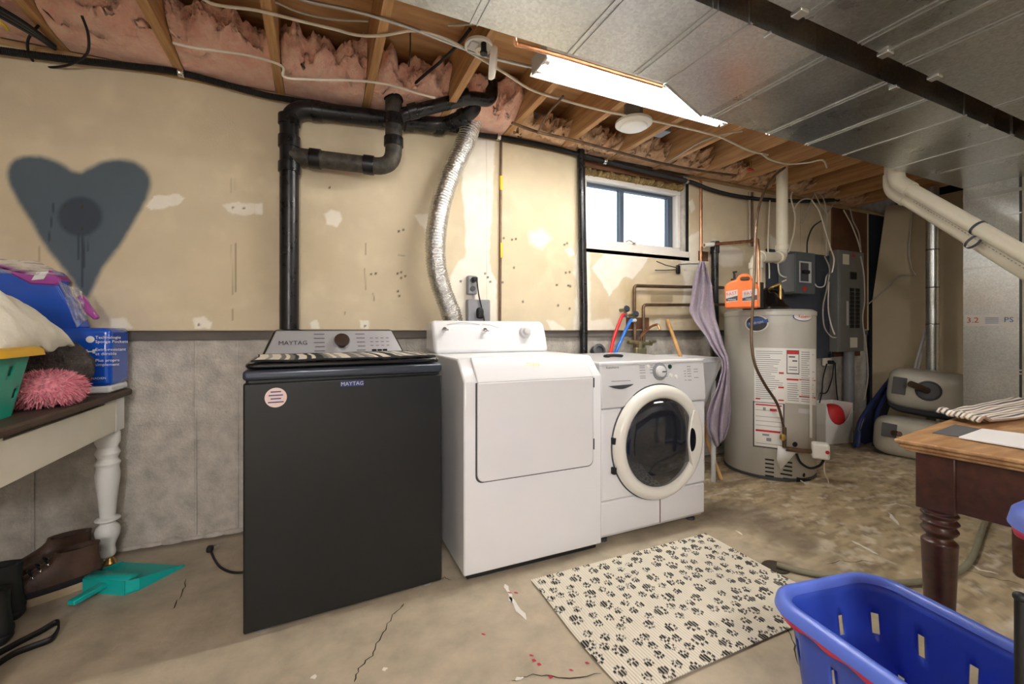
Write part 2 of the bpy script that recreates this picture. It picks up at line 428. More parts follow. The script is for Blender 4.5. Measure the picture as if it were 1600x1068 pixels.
for a, b in ((796, 926), (806, 926), (830, 1024), (834, 1032), (842, 1038), (917, 1036), (892, 1047), (860, 1058), (755, 991)):
    ribbon([(a - 3, b - 1), (a, b), (a + 4, b + 1)], .006, 'redpnt', 'paint_splash', .0018)

# ---- back wall: concrete below, framed wall above with a window hole
hx0, hx1, hz0 = onY(910, 0, WY).x, onY(1077, 0, WY).x, onY(985, 388, WY).z - .035
mb = MB(); mb.box(XL, 5.9, CY, CY + .25, 0, 1.05)
wall_back = struct('wall_back', mb, 'concrete', base=(1, CY, 0))
mb = MB(); mb.box(XL, hx0, WY + .02, CY + .25, 1.05, 2.54); mb.box(hx1, 5.9, WY + .02, CY + .25, 1.05, 2.54); mb.box(hx0, hx1, WY + .02, CY + .25, 1.05, hz0)
mb.box(hx0, hx1, WY + .12, CY + .25, 2.30, 2.54)
build('framing', mb, 'concrete', parent=wall_back, smooth=0)
# form joints of the concrete and a rough footing line
for a in (306, 371, 52):
    p = onY(a, 700, CY); mb = MB(); mb.box(p.x - .006, p.x + .006, CY - .006, CY, .02, 1.0); build('form_joint', mb, 'concrete', parent=wall_back, bevel=.003)
mb = MB(); n = 90
for i in range(n):
    x = XL + 7.6 * i / n; r = random.uniform(.008, .02); mb.sell((x, CY - .004, .004), (.05, r, r * 1.1), 1, 1, 8, 6)
build('footing_rubble', mb, 'concrete', parent=wall_back)
mb = MB(); mb.box(XL, 5.3, WY + .016, CY + .01, 1.0, 1.049); build('furring_strip', mb, 'furrshade', parent=wall_back)  # strip coloured dark for the shading under the drywall edge
mb = MB(); mb.box(XL, hx0, WY - .004, CY + .03, 2.275, JZ); mb.box(hx1, 5.9, WY - .004, CY + .03, 2.275, JZ); build('top_plate', mb, 'lumber', parent=wall_back)
# drywall sheets
HEART = [(10, 275), (14, 255), (32, 244), (66, 243), (95, 254), (122, 272), (140, 262), (165, 250), (200, 248), (228, 262), (238, 284), (228, 315), (205, 355),
         (185, 388), (162, 416), (150, 440), (138, 468), (126, 460), (108, 430), (85, 405), (62, 372), (42, 335), (22, 305)]
PATCH = [([(228, 322), (240, 306), (278, 303), (290, 309), (280, 318), (258, 325), (235, 328)], 1.5, .9), ([(348, 320), (372, 316), (408, 319), (407, 332), (380, 336), (356, 331)], 2, .75),
 ([(506, 334), (518, 328), (532, 330), (536, 342), (526, 354), (510, 350)], 2.5, .9), ([(647, 336), (690, 332), (682, 374), (668, 366)], 2, .75),
 ([(730, 215), (774, 215), (770, 300), (764, 400), (767, 424), (777, 440), (776, 512), (697, 512), (704, 432), (716, 408), (728, 402), (726, 330), (721, 290)], 3, .95),
 ([(826, 362), (848, 357), (862, 372), (846, 388), (828, 380)], 7, .75), ([(884, 390), (892, 385), (898, 396), (890, 401)], 2, .8),
 ([(903, 375), (922, 380), (922, 516), (896, 516), (900, 440), (896, 425)], 3, .85), ([(944, 398), (950, 388), (990, 392), (1003, 390), (1013, 402), (1006, 414), (988, 436), (978, 430), (952, 462), (938, 438), (924, 418)], 1.5, .97),
 ([(1078, 368), (1092, 362), (1096, 400), (1098, 440), (1084, 450), (1084, 470), (1066, 480), (1070, 440), (1060, 396)], 3, .9), ([(1112, 372), (1162, 390), (1160, 414), (1130, 418), (1108, 398)], 3, .8),
 ([(484, 503), (496, 499), (500, 513), (486, 514)], 1.5, .95), ([(562, 500), (576, 501), (576, 514), (563, 512)], 1.5, .95), ([(302, 497), (318, 494), (332, 503), (328, 513), (305, 513)], 2, .9),
 ([(172, 498), (195, 497), (206, 512), (174, 514)], 2, .85), ([(855, 501), (866, 502), (882, 514), (862, 516)], 3, .8), ([(922, 500), (952, 497), (962, 514), (922, 516)], 3, .7), ([(1018, 503), (1032, 497), (1030, 508), (1015, 514)], 3, .7),
 ([(1076, 315), (1082, 310), (1086, 326), (1080, 332)], 2, .9), ([(400, 318), (410, 318), (410, 335), (400, 335)], 1.5, .9), ([(1202, 365), (1222, 380), (1228, 398), (1205, 398)], 2, .8)]
NAILS = [(102, 321), (129, 323), (101, 355), (129, 357), (364, 324), (381, 325), (515, 293), (623, 361), (630, 359), (580, 428), (587, 427), (621, 427), (627, 425), (627, 434), (633, 431),
 (622, 455), (624, 462), (800, 374), (806, 373), (882, 382), (886, 380), (803, 418), (884, 426), (890, 425), (870, 445), (888, 446), (891, 447), (817, 471), (872, 477), (890, 482), (570, 509), (311, 507), (758, 427), (762, 433), (766, 440), (720, 439), (785, 441), (787, 372)]
SCUFF = [[(362, 279), (362, 300)], [(367, 279), (367, 298)], [(362, 382), (363, 460)], [(368, 380), (368, 455)], [(363, 483), (363, 500)], [(62, 385), (62, 412)], [(570, 420), (571, 452)], [(571, 380), (571, 398)], [(583, 458), (585, 470)], [(539, 487), (538, 492)], [(622, 398), (632, 399)]]
for _ in range(2):
    HEART = [q for (ax, ay), (bx, by) in zip(HEART, HEART[1:] + HEART[:1]) for q in ((.75 * ax + .25 * bx, .75 * ay + .25 * by), (.25 * ax + .75 * bx, .25 * ay + .75 * by))]
def wallcol(X, Z):
    px, py = proj(X, WY, Z); c = np.zeros(X.shape + (3,)) + np.array(S(212, 197, 168))
    c = blend(c, S(200, 184, 152), (fbm(X * 2, Z * 2, 5) - .45) * 2.5)
    c = blend(c, S(226, 212, 180), (fbm(X * 9, Z * 9, 9) - .55) * 1.6)
    wob = (fbm(px * .11, py * .11, 7) - .5) * 9
    stain = np.clip(1 - np.hypot((px - 985) / 75, (py - 470) / 55), 0, 1) * np.clip((fbm(px * .05, py * .02, 17) - .3) * 3, 0, 1)
    c = blend(c, S(176, 146, 92), stain * .7)
    for poly, s, a in PATCH:
        c = blend(c, S(240, 234, 220), np.clip(.5 - (sdpoly(px, py, poly) + wob * .5) / s, 0, 1) * a * (.75 + .4 * fbm(px * .08, py * .08, 3)))
    c = blend(c, S(150, 132, 104), np.clip(.5 - (sdpoly(px, py, [(1019, 463), (1049, 463), (1049, 470), (1019, 470)]) - 2) / 3, 0, .8))
    h = np.clip(.5 - (sdpoly(px, py, HEART) + wob * .3) / 9, 0, 1)
    c = blend(c, S(84, 96, 104), h)
    c = blend(c, S(58, 66, 76), np.clip((1.05 - np.hypot((px - 125) / 36, (py - 338) / 32)) * 5, 0, 1) * .9)
    for ln in ([(122, 366), (123, 404)], [(129, 366), (129, 448)], [(133, 366), (131, 418)], [(139, 366), (138, 392)], [(84, 318), (76, 377)]):
        c = blend(c, S(58, 66, 76), np.clip(1.6 - sdline(px, py, ln), 0, 1))
    for x, y in NAILS: c = blend(c, S(70, 56, 40), np.clip(2.3 - np.hypot(px - x, py - y), 0, 1) * .9)
    for ln in SCUFF: c = blend(c, S(120, 100, 74), np.clip(1.3 - sdline(px, py, ln), 0, 1) * .7)
    return c
ex = [XL, -1.44, onY(760, 0, WY).x, onY(908, 0, WY).x, onY(1098, 0, WY).x, 4.16, 5.28]
for a, b in zip(ex[:-1], ex[1:]):
    st = .0065 if -1.5 < a < 2.8 else .012
    xs = np.linspace(a + .0002, b - .0002, max(3, int((b - a) / st))); zs = np.linspace(1.045, 2.285, 180 if st < .01 else 100)
    X, Z = np.meshgrid(xs, zs, indexing='ij')
    keep = ~((X[:-1, :-1] > hx0) & (X[1:, :-1] < hx1) & (Z[:-1, :-1] > hz0))
    o = gridmesh('drywall_sheet', np.stack([X, X * 0 + WY, Z], -1), 'drywall', wallcol(X, Z), parent=wall_back, keep=keep)
    md = o.modifiers.new('solid', 'SOLIDIFY'); md.thickness = .0125; md.offset = -1
# ---- end wall on the right with near-black backing for the shadowed gap behind its edge
e = lambda px, py: (onX(px, py, XR).y, onX(px, py, XR).z)
poly = [(YN, 0), (e(1363, 0)[0], 0), e(1363, 470), (e(1384, 320)[0], 2.31), (YN, 2.31)]
mb = MB(); mb.prism(poly, 'x', XR, XR + .015); wall_right = struct('wall_right', mb, 'drywall', base=(XR, 0, 0), smooth=0)
me = wall_right.data; a = me.color_attributes.new('Col', 'FLOAT_COLOR', 'POINT')
for d in a.data: d.color = (*S(196, 180, 150), 1)
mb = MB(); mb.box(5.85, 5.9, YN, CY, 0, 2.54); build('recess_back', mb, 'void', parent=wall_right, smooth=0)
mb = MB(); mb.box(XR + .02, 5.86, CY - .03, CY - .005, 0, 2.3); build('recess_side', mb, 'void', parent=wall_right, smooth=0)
mb = MB(); mb.box(XL - .1, XL, YN, CY, 0, 2.54); struct('wall_left', mb, 'concrete', smooth=0)
mb = MB(); mb.box(XL, 5.9, YN - .1, YN, 0, 2.54); struct('wall_front', mb, 'lgrey', smooth=0)
# ---- ceiling: subfloor, joists, insulation
mb = MB(); mb.box(XL, 5.9, YN, CY + .25, 2.535, 2.56); ceiling = struct('ceiling', mb, 'subfloor', base=(1, 0, 2.535), smooth=0)
jm = None; JX = [-.615 + .4287 * k for k in range(-4, 14)]
for x in JX:
    if jm is None:
        mb = MB(); mb.box(-.019, .019, -2.5, 2.5, 0, .234); jm = bpy.data.meshes.new('joist')
        jm.from_pydata(mb.v, [], mb.f); jm.materials.append(M['joist'])
    o = bpy.data.objects.new('joist', jm); COL.objects.link(o); o.parent = ceiling
    o.location = Vector((x, .1, JZ)) - OFF['ceiling']; OFF[o.name] = Vector((0, 0, 0))
for k, (x0, x1) in enumerate(zip(JX[:-1], JX[1:])):
    if x1 < -1.3 or x0 > 4.6: continue
    cx = (x0 + x1) / 2; pinkish = cx < 1.0; hw = (x1 - x0) / 2 - .022
    nn, mm = 34, 22; P = np.zeros((nn, mm, 3))
    ymin = 2.20 if pinkish else 2.40; top = 2.50 if pinkish else 2.44
    for i in range(nn):
        for j in range(mm):
            u = -1 + 2 * i / (nn - 1); v = j / (mm - 1) * pi
            ca, sa = math.cos(v), math.sin(v)
            p = Vector((cx * 7 + u * 2.6, ca * 3.4 + k * 9, sa * 3))
            d = mnoise.fractal(p, .8, 2, 5) * .075 + mnoise.noise(p * .6) * .06
            yy = 2.58 - (2.58 - ymin + d * 1.3) * (sa ** .6) * (.82 + .25 * mnoise.noise(Vector((u * 2 + k, 3, 0))))
            zz = 2.305 + (top - 2.305) * (1 - ca) / 2 + d * .7 * sa
            P[i, j] = (cx + u * hw, yy, max(2.303, zz))
    o = gridmesh('insulation_batt', P, 'pink' if pinkish else 'tanwool')
    where = {-1.26: 'beside the dark cable bundle', -.83: 'above the grey painted heart', -.40: 'between the heart and the black pipe elbow', .03: 'above the top elbow of the black drain pipe', .46: 'around the black vent pipe top', .89: 'above the foil vent hose',
             1.31: 'right of the yellow-banded conduit', 1.74: 'at the top of the slim black standpipe', 2.17: 'above the left half of the window', 2.6: 'above the right half of the window', 3.03: 'above the upright copper pipe', 3.46: 'left of the white exhaust pipe top',
             3.89: 'behind the white exhaust pipe top', 4.31: 'above the grey disconnect box', 4.74: 'above the breaker panel'}
    key = min(where, key=lambda q: abs(q - cx))
    tag(o, ('fluffy pink fibreglass batt ' if pinkish else 'tan fibreglass batt between joists ') + where[key], 'insulation', 'pink insulation batts' if pinkish else 'tan insulation batts')

# ---- window in the hole
F = 2.68
wx0, wx1 = onY(905, 0, F).x, onY(1056, 0, F).x; wz0, wz1 = onY(985, 389, F).z, onY(985, 289, F).z
mb = MB(); t = .035
mb.box(wx0, wx1, F - .05, F + .05, wz0, wz0 + t); mb.box(wx0, wx1, F - .05, F + .05, wz1 - t, wz1)
mb.box(wx0, wx0 + t, F - .05, F + .05, wz0 + t, wz1 - t); mb.box(wx1 - t, wx1, F - .05, F + .05, wz0 + t, wz1 - t)
win = struct('window_1', mb, 'frame', bevel=.006)
i0, i1, j0, j1 = wx0 + t, wx1 - t, wz0 + t, wz1 - t; s_ = .022; xm = onY(967, 0, F + .03).x
mb = MB(); mb.box(i0, i1, F, F + .04, j1 - s_, j1); mb.box(i1 - .05, i1, F, F + .04, j0, j1 - s_); mb.box(xm - .018, xm + .018, F - .01, F + .04, j0, j1 - s_)
build('sash', mb, 'sash', parent=win, bevel=.003)
mb = MB(); mb.box(i0, xm - .018, F + .015, F + .021, j0, j1 - s_); build('pane', mb, 'wglass', parent=win)
mb = MB(); mb.box(xm + .018, i1 - .05, F + .023, F + .029, j0, j1 - s_); build('pane', mb, 'wglass', parent=win)
p = onY(985, 379, F - .05); mb = MB(); mb.tube(smoothpath([(p.x - .05, F - .055, p.z), (p.x - .02, F - .065, p.z + .012), (p.x + .02, F - .065, p.z - .004), (p.x + .05, F - .055, p.z + .004)]), .005, 8)
build('latch', mb, 'brass', parent=win)
mb = MB(); mb.box(wx1, hx1, WY + .01, F + .06, wz0 - .01, 2.29); build('jamb', mb, 'concrete', parent=win)
mb = MB(); mb.box(hx1 - .03, hx1 - .004, WY + .003, WY + .012, hz0, 2.27); build('jamb_edge', mb, 'blackrub', parent=win)
mb = MB()
for i in range(40):
    x = wx0 + (wx1 - wx0) * i / 39; mb.sell((x, F - .03 + random.uniform(-.02, .02), wz1 + .022), (.02, .05, .024 + random.uniform(0, .008)), 1, 1, 8, 6)
build('wool_packing', mb, 'wool', parent=win)
mb = MB(); mb.box(wx0, hx1, WY + .02, F + .06, wz1 + .045, 2.30); build('header', mb, 'brown', parent=win)
mb = MB(); mb.box(hx0, hx1, WY + .0, F + .06, hz0 - .02, wz0); build('sill', mb, 'frame', parent=win)
nn = 24; P = np.zeros((nn, nn, 3))
for i in range(nn):
    for j in range(nn):
        x = 0.8 + 3.0 * i / (nn - 1); y = 2.9 + 2.0 * j / (nn - 1)
        P[i, j] = (x, y, 1.55 + .35 * (j / (nn - 1)) + .1 * mnoise.noise(Vector((x * 2, y * 2, 0))))
o = gridmesh('snow_bank', P, 'snow'); tag(o, 'white snow piled outside behind the basement window', 'snow', kind='stuff')

# ================================================================== LIGHT FIXTURES
def fixture(x0, x1, yc, label, tm='tube'):
    r = thing('fluorescent_light', label, 'light', ((x0 + x1) / 2, yc, 2.205))
    mb = MB(); mb.box(x0, x1, yc - .035, yc + .035, 2.255, JZ); build('channel', mb, 'white', r, bevel=.004)
    mb = MB(); mb.prism([(yc - .095, 2.222), (yc - .09, 2.222), (yc - .035, 2.262), (yc + .035, 2.262), (yc + .09, 2.222), (yc + .095, 2.222), (yc + .037, 2.268), (yc - .037, 2.268)], 'x', x0, x1)
    build('reflector', mb, 'white', r, smooth=0)
    for x in (x0, x1):
        mb = MB(); mb.box(x - .004, x + .004, yc - .07, yc + .07, 2.212, 2.29); build('end_plate', mb, 'lgrey', r, bevel=.002)
    for s in (-1, 1):
        mb = MB(); mb.cyl((x0 + .03, yc + s * .035, 2.225), (x1 - .03, yc + s * .035, 2.225), .0145, n=14); o = build('tube', mb, tm, r)
        for x in (x0 + .018, x1 - .018):
            mb = MB(); mb.cyl((x - .012, yc + s * .035, 2.225), (x + .012, yc + s * .035, 2.225), .0155, n=14); build('end_cap', mb, 'lgrey', o)
            mb = MB(); mb.box(x - .018, x - .008, yc + s * .035 - .014, yc + s * .035 + .014, 2.21, 2.25); build('lamp_holder', mb, 'white', r, bevel=.003)
    return r
fixture(.89, 2.10, 1.685, 'lit white two-tube fluorescent shop light under the joists beside the duct')
fixture(-.6, .61, -1.15, 'added unseen fluorescent shop light, fill from further back in the basement', 'tube_fill')  # added out of view as fill light from behind the camera
fixture(3.5, 4.71, -1.15, 'added unseen fluorescent shop light, fill for the right side, nearer the furnace', 'tube_fill')  # added out of view to lift the right end of the room

root = thing('fill_lamp', 'added unseen floor lamp with a round globe shade, fill from further back in the basement', 'lamp', (-.5, -1.7, 0))  # unseen lamp added to light the wall top that the ducts shade
mb = MB(); mb.lathe([(.15, 0), (.15, .015), (.03, .03), (.014, .05), (.012, 1.40), (.03, 1.42)], 28, Matrix.Translation((-.5, -1.7, 0))); build('pole', mb, 'dgrey', root)
mb = MB(); mb.sell((-.5, -1.7, 1.56), (.14, .14, .14), 1, 1); build('globe', mb, 'globe', root)

# ================================================================== DUCTS
ZB = 2.10
root = thing('supply_duct', 'shiny galvanised trunk duct that widens and passes beside the tube light', 'duct', (1.4, 1.2, ZB))
xa, xb, xe = onZ(1038, 132, ZB).x, onZ(1091, 184, ZB).x, 5.2
mb = MB(); mb.box(-2.0, xa, 1.01, 1.40, ZB, JZ - .002); build('duct_section', mb, 'galv2', root, smooth=0)
mb = MB(); mb.add([(xa, 1.01, ZB), (xb, 1.01, ZB), (xb, 1.54, ZB), (xa, 1.40, ZB), (xa, 1.01, JZ), (xb, 1.01, JZ), (xb, 1.54, JZ), (xa, 1.40, JZ)],
   [(0, 3, 2, 1), (4, 5, 6, 7), (0, 1, 5, 4), (2, 3, 7, 6), (0, 4, 7, 3), (1, 2, 6, 5)]); build('transition', mb, 'galv2', root, smooth=0)
mb = MB(); mb.box(xb, xe, 1.01, 1.54, ZB, JZ - .002); build('duct_section', mb, 'galv', root, smooth=0)
def seam(root, x, y0, y1, dbl=True, wd=.004, side=None):
    for d in ((-.012, .012) if dbl else (0,)):
        mb = MB(); mb.box(x + d - wd / 2, x + d + wd / 2, y0, y1, ZB - .004, ZB + .001)
        if side is not None: mb.box(x + d - wd / 2, x + d + wd / 2, side - .004, side + .001, ZB - .004, JZ)
        build('seam', mb, 'seam', root, smooth=0)
for a, b in ((740, 38), (893, 82), (995, 114)): seam(root, onZ(a, b, ZB).x, 1.01, 1.40, side=1.01)
seam(root, xa, 1.0, 1.41, False, .012, 1.01)
for a, b in ((1112, 184), (1200, 209), (1260, 226), (1440, 278)): seam(root, onZ(a, b, ZB).x, 1.01, 1.54)
for a, b in ((1317, 243), (1392, 264)): seam(root, onZ(a, b, ZB).x, 1.0, 1.545, False, .016, 1.01)
for a, b in ((1393, 137), (1538, 196), (1204, 52)):
    p = onZ(a, b, ZB); mb = MB(); mb.box(p.x - .015, p.x + .015, 1.0, 1.03, ZB - .012, ZB + .001); build('cleat', mb, 'seam', root, bevel=.003)
mb = MB(); mb.tube([(xa, 1.405, ZB), (xb, 1.545, ZB)], .006, 8); build('flange', mb, 'seam', root)
root = thing('return_duct', 'dull grey galvanised duct running alongside the shiny trunk duct', 'duct', (1.6, .6, ZB))
y1 = .915; x1 = onZ(1380, 84, ZB).x
mb = MB(); mb.box(-2.0, x1, .20, y1, ZB, JZ - .002); build('duct_section', mb, 'galv', root, smooth=0)
mb = MB(); mb.box(x1, 5.2, .20, y1, ZB, JZ - .002); build('duct_section', mb, 'galv3', root, smooth=0)
seam(root, x1, .20, y1 + .01, False, .016)
for a, b in ((1262, 22), (1355, 62), (1420, 98), (1560, 165)): seam(root, onZ(a, b, ZB).x, .20, y1)
for a, b in ((1250, 18), (1383, 82), (1462, 118)):
    p = onZ(a, b, ZB); mb = MB(); mb.box(p.x - .02, p.x + .02, y1 - .03, y1 + .008, ZB - .012, ZB + .001); build('cleat', mb, 'seam', root, bevel=.003)
# plenum drop
PX = 4.378
root = thing('furnace_plenum', 'upright galvanised sheet metal plenum under the trunk duct end', 'duct', (PX + .25, 1.39, 0))
py0, py1 = onX(1597, 0, PX).y, onX(1505, 0, PX).y
mb = MB(); mb.box(PX, PX + .55, py0, py1, 0, ZB - .001); build('plenum_body', mb, 'galv2', root, smooth=0)
for yy in (313, 347, 420, 573, 578, 624):
    z = onX(1505, yy, PX).z; hgt = .012 if yy == 313 else .004; mb = MB(); mb.box(PX - .006, PX + .001, py0, py1, z - hgt, z + hgt); build('seam', mb, 'seam', root, smooth=0)
mb = MB(); mb.box(PX - .004, PX + .001, py0, py0 + .012, 0, ZB - .002); build('corner_fold', mb, 'dgrey', root, smooth=0)
pa, pb = onX(1507, 490, PX), onX(1590, 512, PX)
mb = MB(); mb.box(PX - .003, PX, pb.y, pa.y, onX(1507, 509, PX).z, onX(1507, 492, PX).z); st = build('sticker', mb, 'label', root, smooth=0)
zc = (onX(1507, 509, PX).z + onX(1507, 492, PX).z) / 2
build('sticker_print', text_mb('3.2', .055, (PX - .0035, pa.y - .045, zc), (0, -1, 0), (0, 0, 1)), 'red', st, smooth=0)
build('sticker_print', text_mb('PS', .05, (PX - .0035, pb.y + .04, zc), (0, -1, 0), (0, 0, 1)), 'bluep', st, smooth=0)
mb = MB()
for k in range(4): mb.box(PX - .0042, PX - .003, pb.y + .09, pa.y - .11, zc - .022 + k * .012, zc - .019 + k * .012)
build('sticker_print', mb, 'bluep', st, smooth=0)

# ================================================================== TOP-LOAD WASHER
ang = math.atan2(1.737 - 1.697, .696)
WM = Matrix.Translation((-.234, 1.697, 0)) @ Matrix.Rotation(ang, 4, 'Z')
def W(x, y, z): return WM @ Vector((x, y, z))
root = thing('washing_machine', 'black top-load washing machine with silver console beside the white dryer', 'washing machine', W(.35, .33, 0))
ww = .697
mb = MB(WM); mb.box(.006, ww - .006, .006, .655, .022, .885); build('cabinet', mb, 'washer', root, bevel=.01)
mb = MB(WM); mb.box(0, ww, -.006, .03, .020, .868); build('front_panel', mb, 'washer', root, bevel=.006)
mb = MB(WM); mb.box(-.002, ww + .002, -.008, .66, .876, .912); build('top_deck', mb, 'washertrim', root, bevel=.012, seg=3)
mb = MB(WM); mb.prism(rrect(.004, ww - .004, .004, .50, .03), 'z', .916, .934); build('lid', mb, 'blackgl', root, bevel=.006)
mb = MB(WM)
def console(mb, a0, a1, b0, b1, y0, y1, yb, z0, z1):
    mb.add([(a0, y0, z0), (a1, y0, z0), (b1, y1, z1), (b0, y1, z1), (a0, yb, z0), (a1, yb, z0), (b1, yb, z1), (b0, yb, z1)],
           [(0, 1, 2, 3), (5, 4, 7, 6), (4, 0, 3, 7), (1, 5, 6, 2), (3, 2, 6, 7), (4, 5, 1, 0)])
console(mb, .02, ww - .02, .075, ww - .075, .50, .575, .65, .912, 1.052); build('console_back', mb, 'blackgl', root, bevel=.018, seg=3)
mb = MB(WM); console(mb, .03, ww - .03, .085, ww - .085, .494, .567, .58, .915, 1.046); face = build('console', mb, 'silver', root, bevel=.012, seg=3)
fn = Vector((0, -.131, .073)).normalized(); fu = Vector((0, .073, .131)).normalized()
def C(x, s): return W(x, .494, .915) + (WM.to_3x3() @ (fu * s * .15)) + (WM.to_3x3() @ (fn * .0015))
R3 = WM.to_3x3(); fx = R3 @ Vector((1, 0, 0)); fuw = R3 @ fu; fnw = R3 @ fn
kc = C(.365, .55)
mb = MB(); mb.lathe([(.040, 0), (.040, .014), (.036, .026)], 32, axis_mtx(kc, fnw)); kn = build('knob', mb, 'chrome', root)
mb = MB(); mb.lathe([(.0355, .0262), (.034, .032), (.02, .034)], 32, axis_mtx(kc, fnw)); build('knob_face', mb, 'dialbrown', kn)
build('lettering', text_mb('MAYTAG', .030, C(.155, .55), fx, fuw, .0012), 'blackrub', face, smooth=0)
mb = MB()
for k in range(5):
    for x0, x1 in ((.24, .29), (.43, .475)):
        p = C(x0 + random.uniform(0, .01), .25 + k * .15); q = C(x1, .25 + k * .15); mb.quad(p, q, q + fuw * .004, p + fuw * .004)
for k in range(4):
    for j in range(3):
        p = C(.50 + k * .026, .42 + j * .14); q = C(.515 + k * .026, .42 + j * .14); mb.quad(p, q, q + fuw * .003, p + fuw * .003)
tag(build('markings', mb, 'print', face, smooth=0), kind='stuff')
for k in range(3):
    mb = MB(); p = C(.505 + k * .026, .22); q = C(.527 + k * .026, .22); mb.quad(p, q, q + fuw * .010, p + fuw * .010); build('button', mb, 'blackgl', face, smooth=0)
bp = onY(550, 600, 1.715)
bl = (bp.x + .234) / math.cos(ang)
mb = MB(WM); mb.box(bl - .042, bl + .042, -.010, -.004, .838, .860); bd = build('badge', mb, 'navy', root, bevel=.002)
build('lettering', text_mb('MAYTAG', .020, W(bl, -.0102, .849), fx, (0, 0, 1)), 'lgrey', bd, smooth=0)
sp = onY(431, 613, 1.70); sl = (sp.x + .234) / math.cos(ang)
mb = MB(); mb.lathe([(.034, 0), (.034, .001)], 32, axis_mtx(W(sl, -.006, .815), fx.cross(Vector((0, 0, 1))))); sk = build('sticker', mb, 'stickpink', root)
mb = MB()
for k, hw in enumerate((.016, .022, .016, .024)):
    z = .833 - k * .012; p, q = W(sl - hw, -.0078, z), W(sl + hw, -.0078, z); mb.quad(p, q, q + Vector((0, 0, .004)), p + Vector((0, 0, .004)))
build('sticker_print', mb, 'navy', sk, smooth=0)
for x in (.05, ww - .05):
    for y in (.04, .6):
        mb = MB(WM); mb.lathe([(.022, 0), (.026, .012), (.014, .02), (.014, .037)], 16, Matrix.Translation((x, y, 0))); build('foot', mb, 'mgrey', root)
# striped mat over its lid
xs = np.linspace(.02, .675, 190); ys = np.linspace(.012, .475, 30)
pal = [S(232, 226, 212), S(36, 36, 38), S(168, 164, 158), S(120, 116, 112)]
rs = random.Random(4); stripe = []; i = 0
while len(stripe) < 190:
    stripe += [pal[rs.choice([0, 0, 1, 2, 3])]] * rs.choice([3, 4, 5, 6])
P = np.zeros((190, 30, 3)); Cc = np.zeros((190, 30, 3))
for i, x in enumerate(xs):
    for j, y in enumerate(ys):
        z = .9385 + .003 * mnoise.noise(Vector((x * 9, y * 9, 0))) + .002
        P[i, j] = W(x + .01 * math.sin(y * 7), y, z); Cc[i, j] = stripe[i] if 2 < j < 27 and 1 < i < 188 else S(30, 30, 32)
mt = gridmesh('woven_mat', P, 'plaid', Cc, solid=.006); tag(mt, 'black, white and grey striped woven mat lying on the black washer lid', 'mat')

# ================================================================== DRYER
DX0, DX1, DY0, DY1 = .542, 1.226, 1.687, 2.40
root = thing('clothes_dryer', 'white clothes dryer with a big plain front door and sloped top edge', 'dryer', ((DX0 + DX1) / 2, 2.04, 0))
mb = MB(); mb.prism([(DY0, .035), (DY1, .035), (DY1, .925), (1.79, .925), (1.775, .92), (DY0 + .004, .838), (DY0, .83)], 'x', DX0, DX1); build('cabinet', mb, 'whiteen', root, bevel=.008, seg=3)
mb = MB(); mb.box(DX0 + .02, DX1 - .02, DY0 + .02, DY1 - .02, .012, .036); build('base', mb, 'blackrub', root)
d0, d1 = onY(745, 0, DY0).x, onY(925, 0, DY0).x; dz = onY(745, 753, DY0).z
po = rrect(d0, d1, dz, 1.2, .03); po = [(x, min(z, .829)) for x, z in po if z < .6] + [(d1, .829), (d0, .829)]
po = [q for q in rrect(d0, d1, dz, 1.2, .03) if q[1] < .6]
po = sorted([q for q in po if q[0] > (d0 + d1) / 2], key=lambda q: q[1]) + [(d1, .829), (d0, .829)] + sorted([q for q in po if q[0] < (d0 + d1) / 2], key=lambda q: -q[1])
g = .006
gp = [(d0 - g if x < .9 else d1 + g, z) if z > dz + .035 else (x + (g if x > .9 else -g), z - g) for x, z in po]
mb = MB(); mb.prism(gp, 'y', DY0 - .0015, DY0 + .002); build('door_gap', mb, 'dgrey', root, smooth=0)
mb = MB(); mb.prism(po, 'y', DY0 - .012, DY0)
mb.prism([(DY0 - .012, .829), (DY0 - .006, .842), (1.764, .931), (1.775, .929), (1.775, .915), (DY0 + .01, .829)], 'x', d0, d1)
door = build('door', mb, 'whiteen', root, bevel=.004)
p = Vector((onY(830, 570, 1.74).x, 1.727, .8925)); sl_ = Vector((0, .074, .089)).normalized()
build('emblem', text_mb('Maytag', .022, p + Vector((0, -.003, .003)), (1, 0, 0), sl_, .002), 'brass', door, smooth=0)
for za, zb in ((.78, .825), (.49, .54)):
    mb = MB(); mb.box(d1 - .002, d1 + .008, DY0 - .010, DY0 + .002, za, zb); build('hinge', mb, 'dgrey', root, bevel=.001)
mb = MB(); mb.prism([(2.19, .925), (2.205, .97), (2.225, 1.03), (2.25, 1.085), (2.28, 1.10), (2.37, 1.095), (2.395, 1.06), (2.40, .925)], 'x', DX0 + .004, DX1 - .004)
con = build('console', mb, 'whiteen', root, bevel=.022, seg=4)
cn = Vector((0, -.06, .02)).normalized()
def D(px, py): return onY(px, py, 2.218)
kp = D(820, 519)
kp.y = 2.214
mb = MB(); mb.lathe([(.034, -.01), (.032, .012), (.020, .014), (.019, .032), (.015, .035)], 28, axis_mtx(kp, cn)); build('knob', mb, 'lgrey', con)
for a, b in ((694, 515), (757, 516)):
    q = D(a, b); q.y = 2.216; mb = MB(); mb.lathe([(.014, -.01), (.012, .012)], 16, axis_mtx(q, cn)); mb.box(q.x - .018, q.x + .018, q.y - .022, q.y - .010, q.z - .004, q.z + .004); build('switch', mb, 'chrome', con, bevel=.001)
mb = MB()
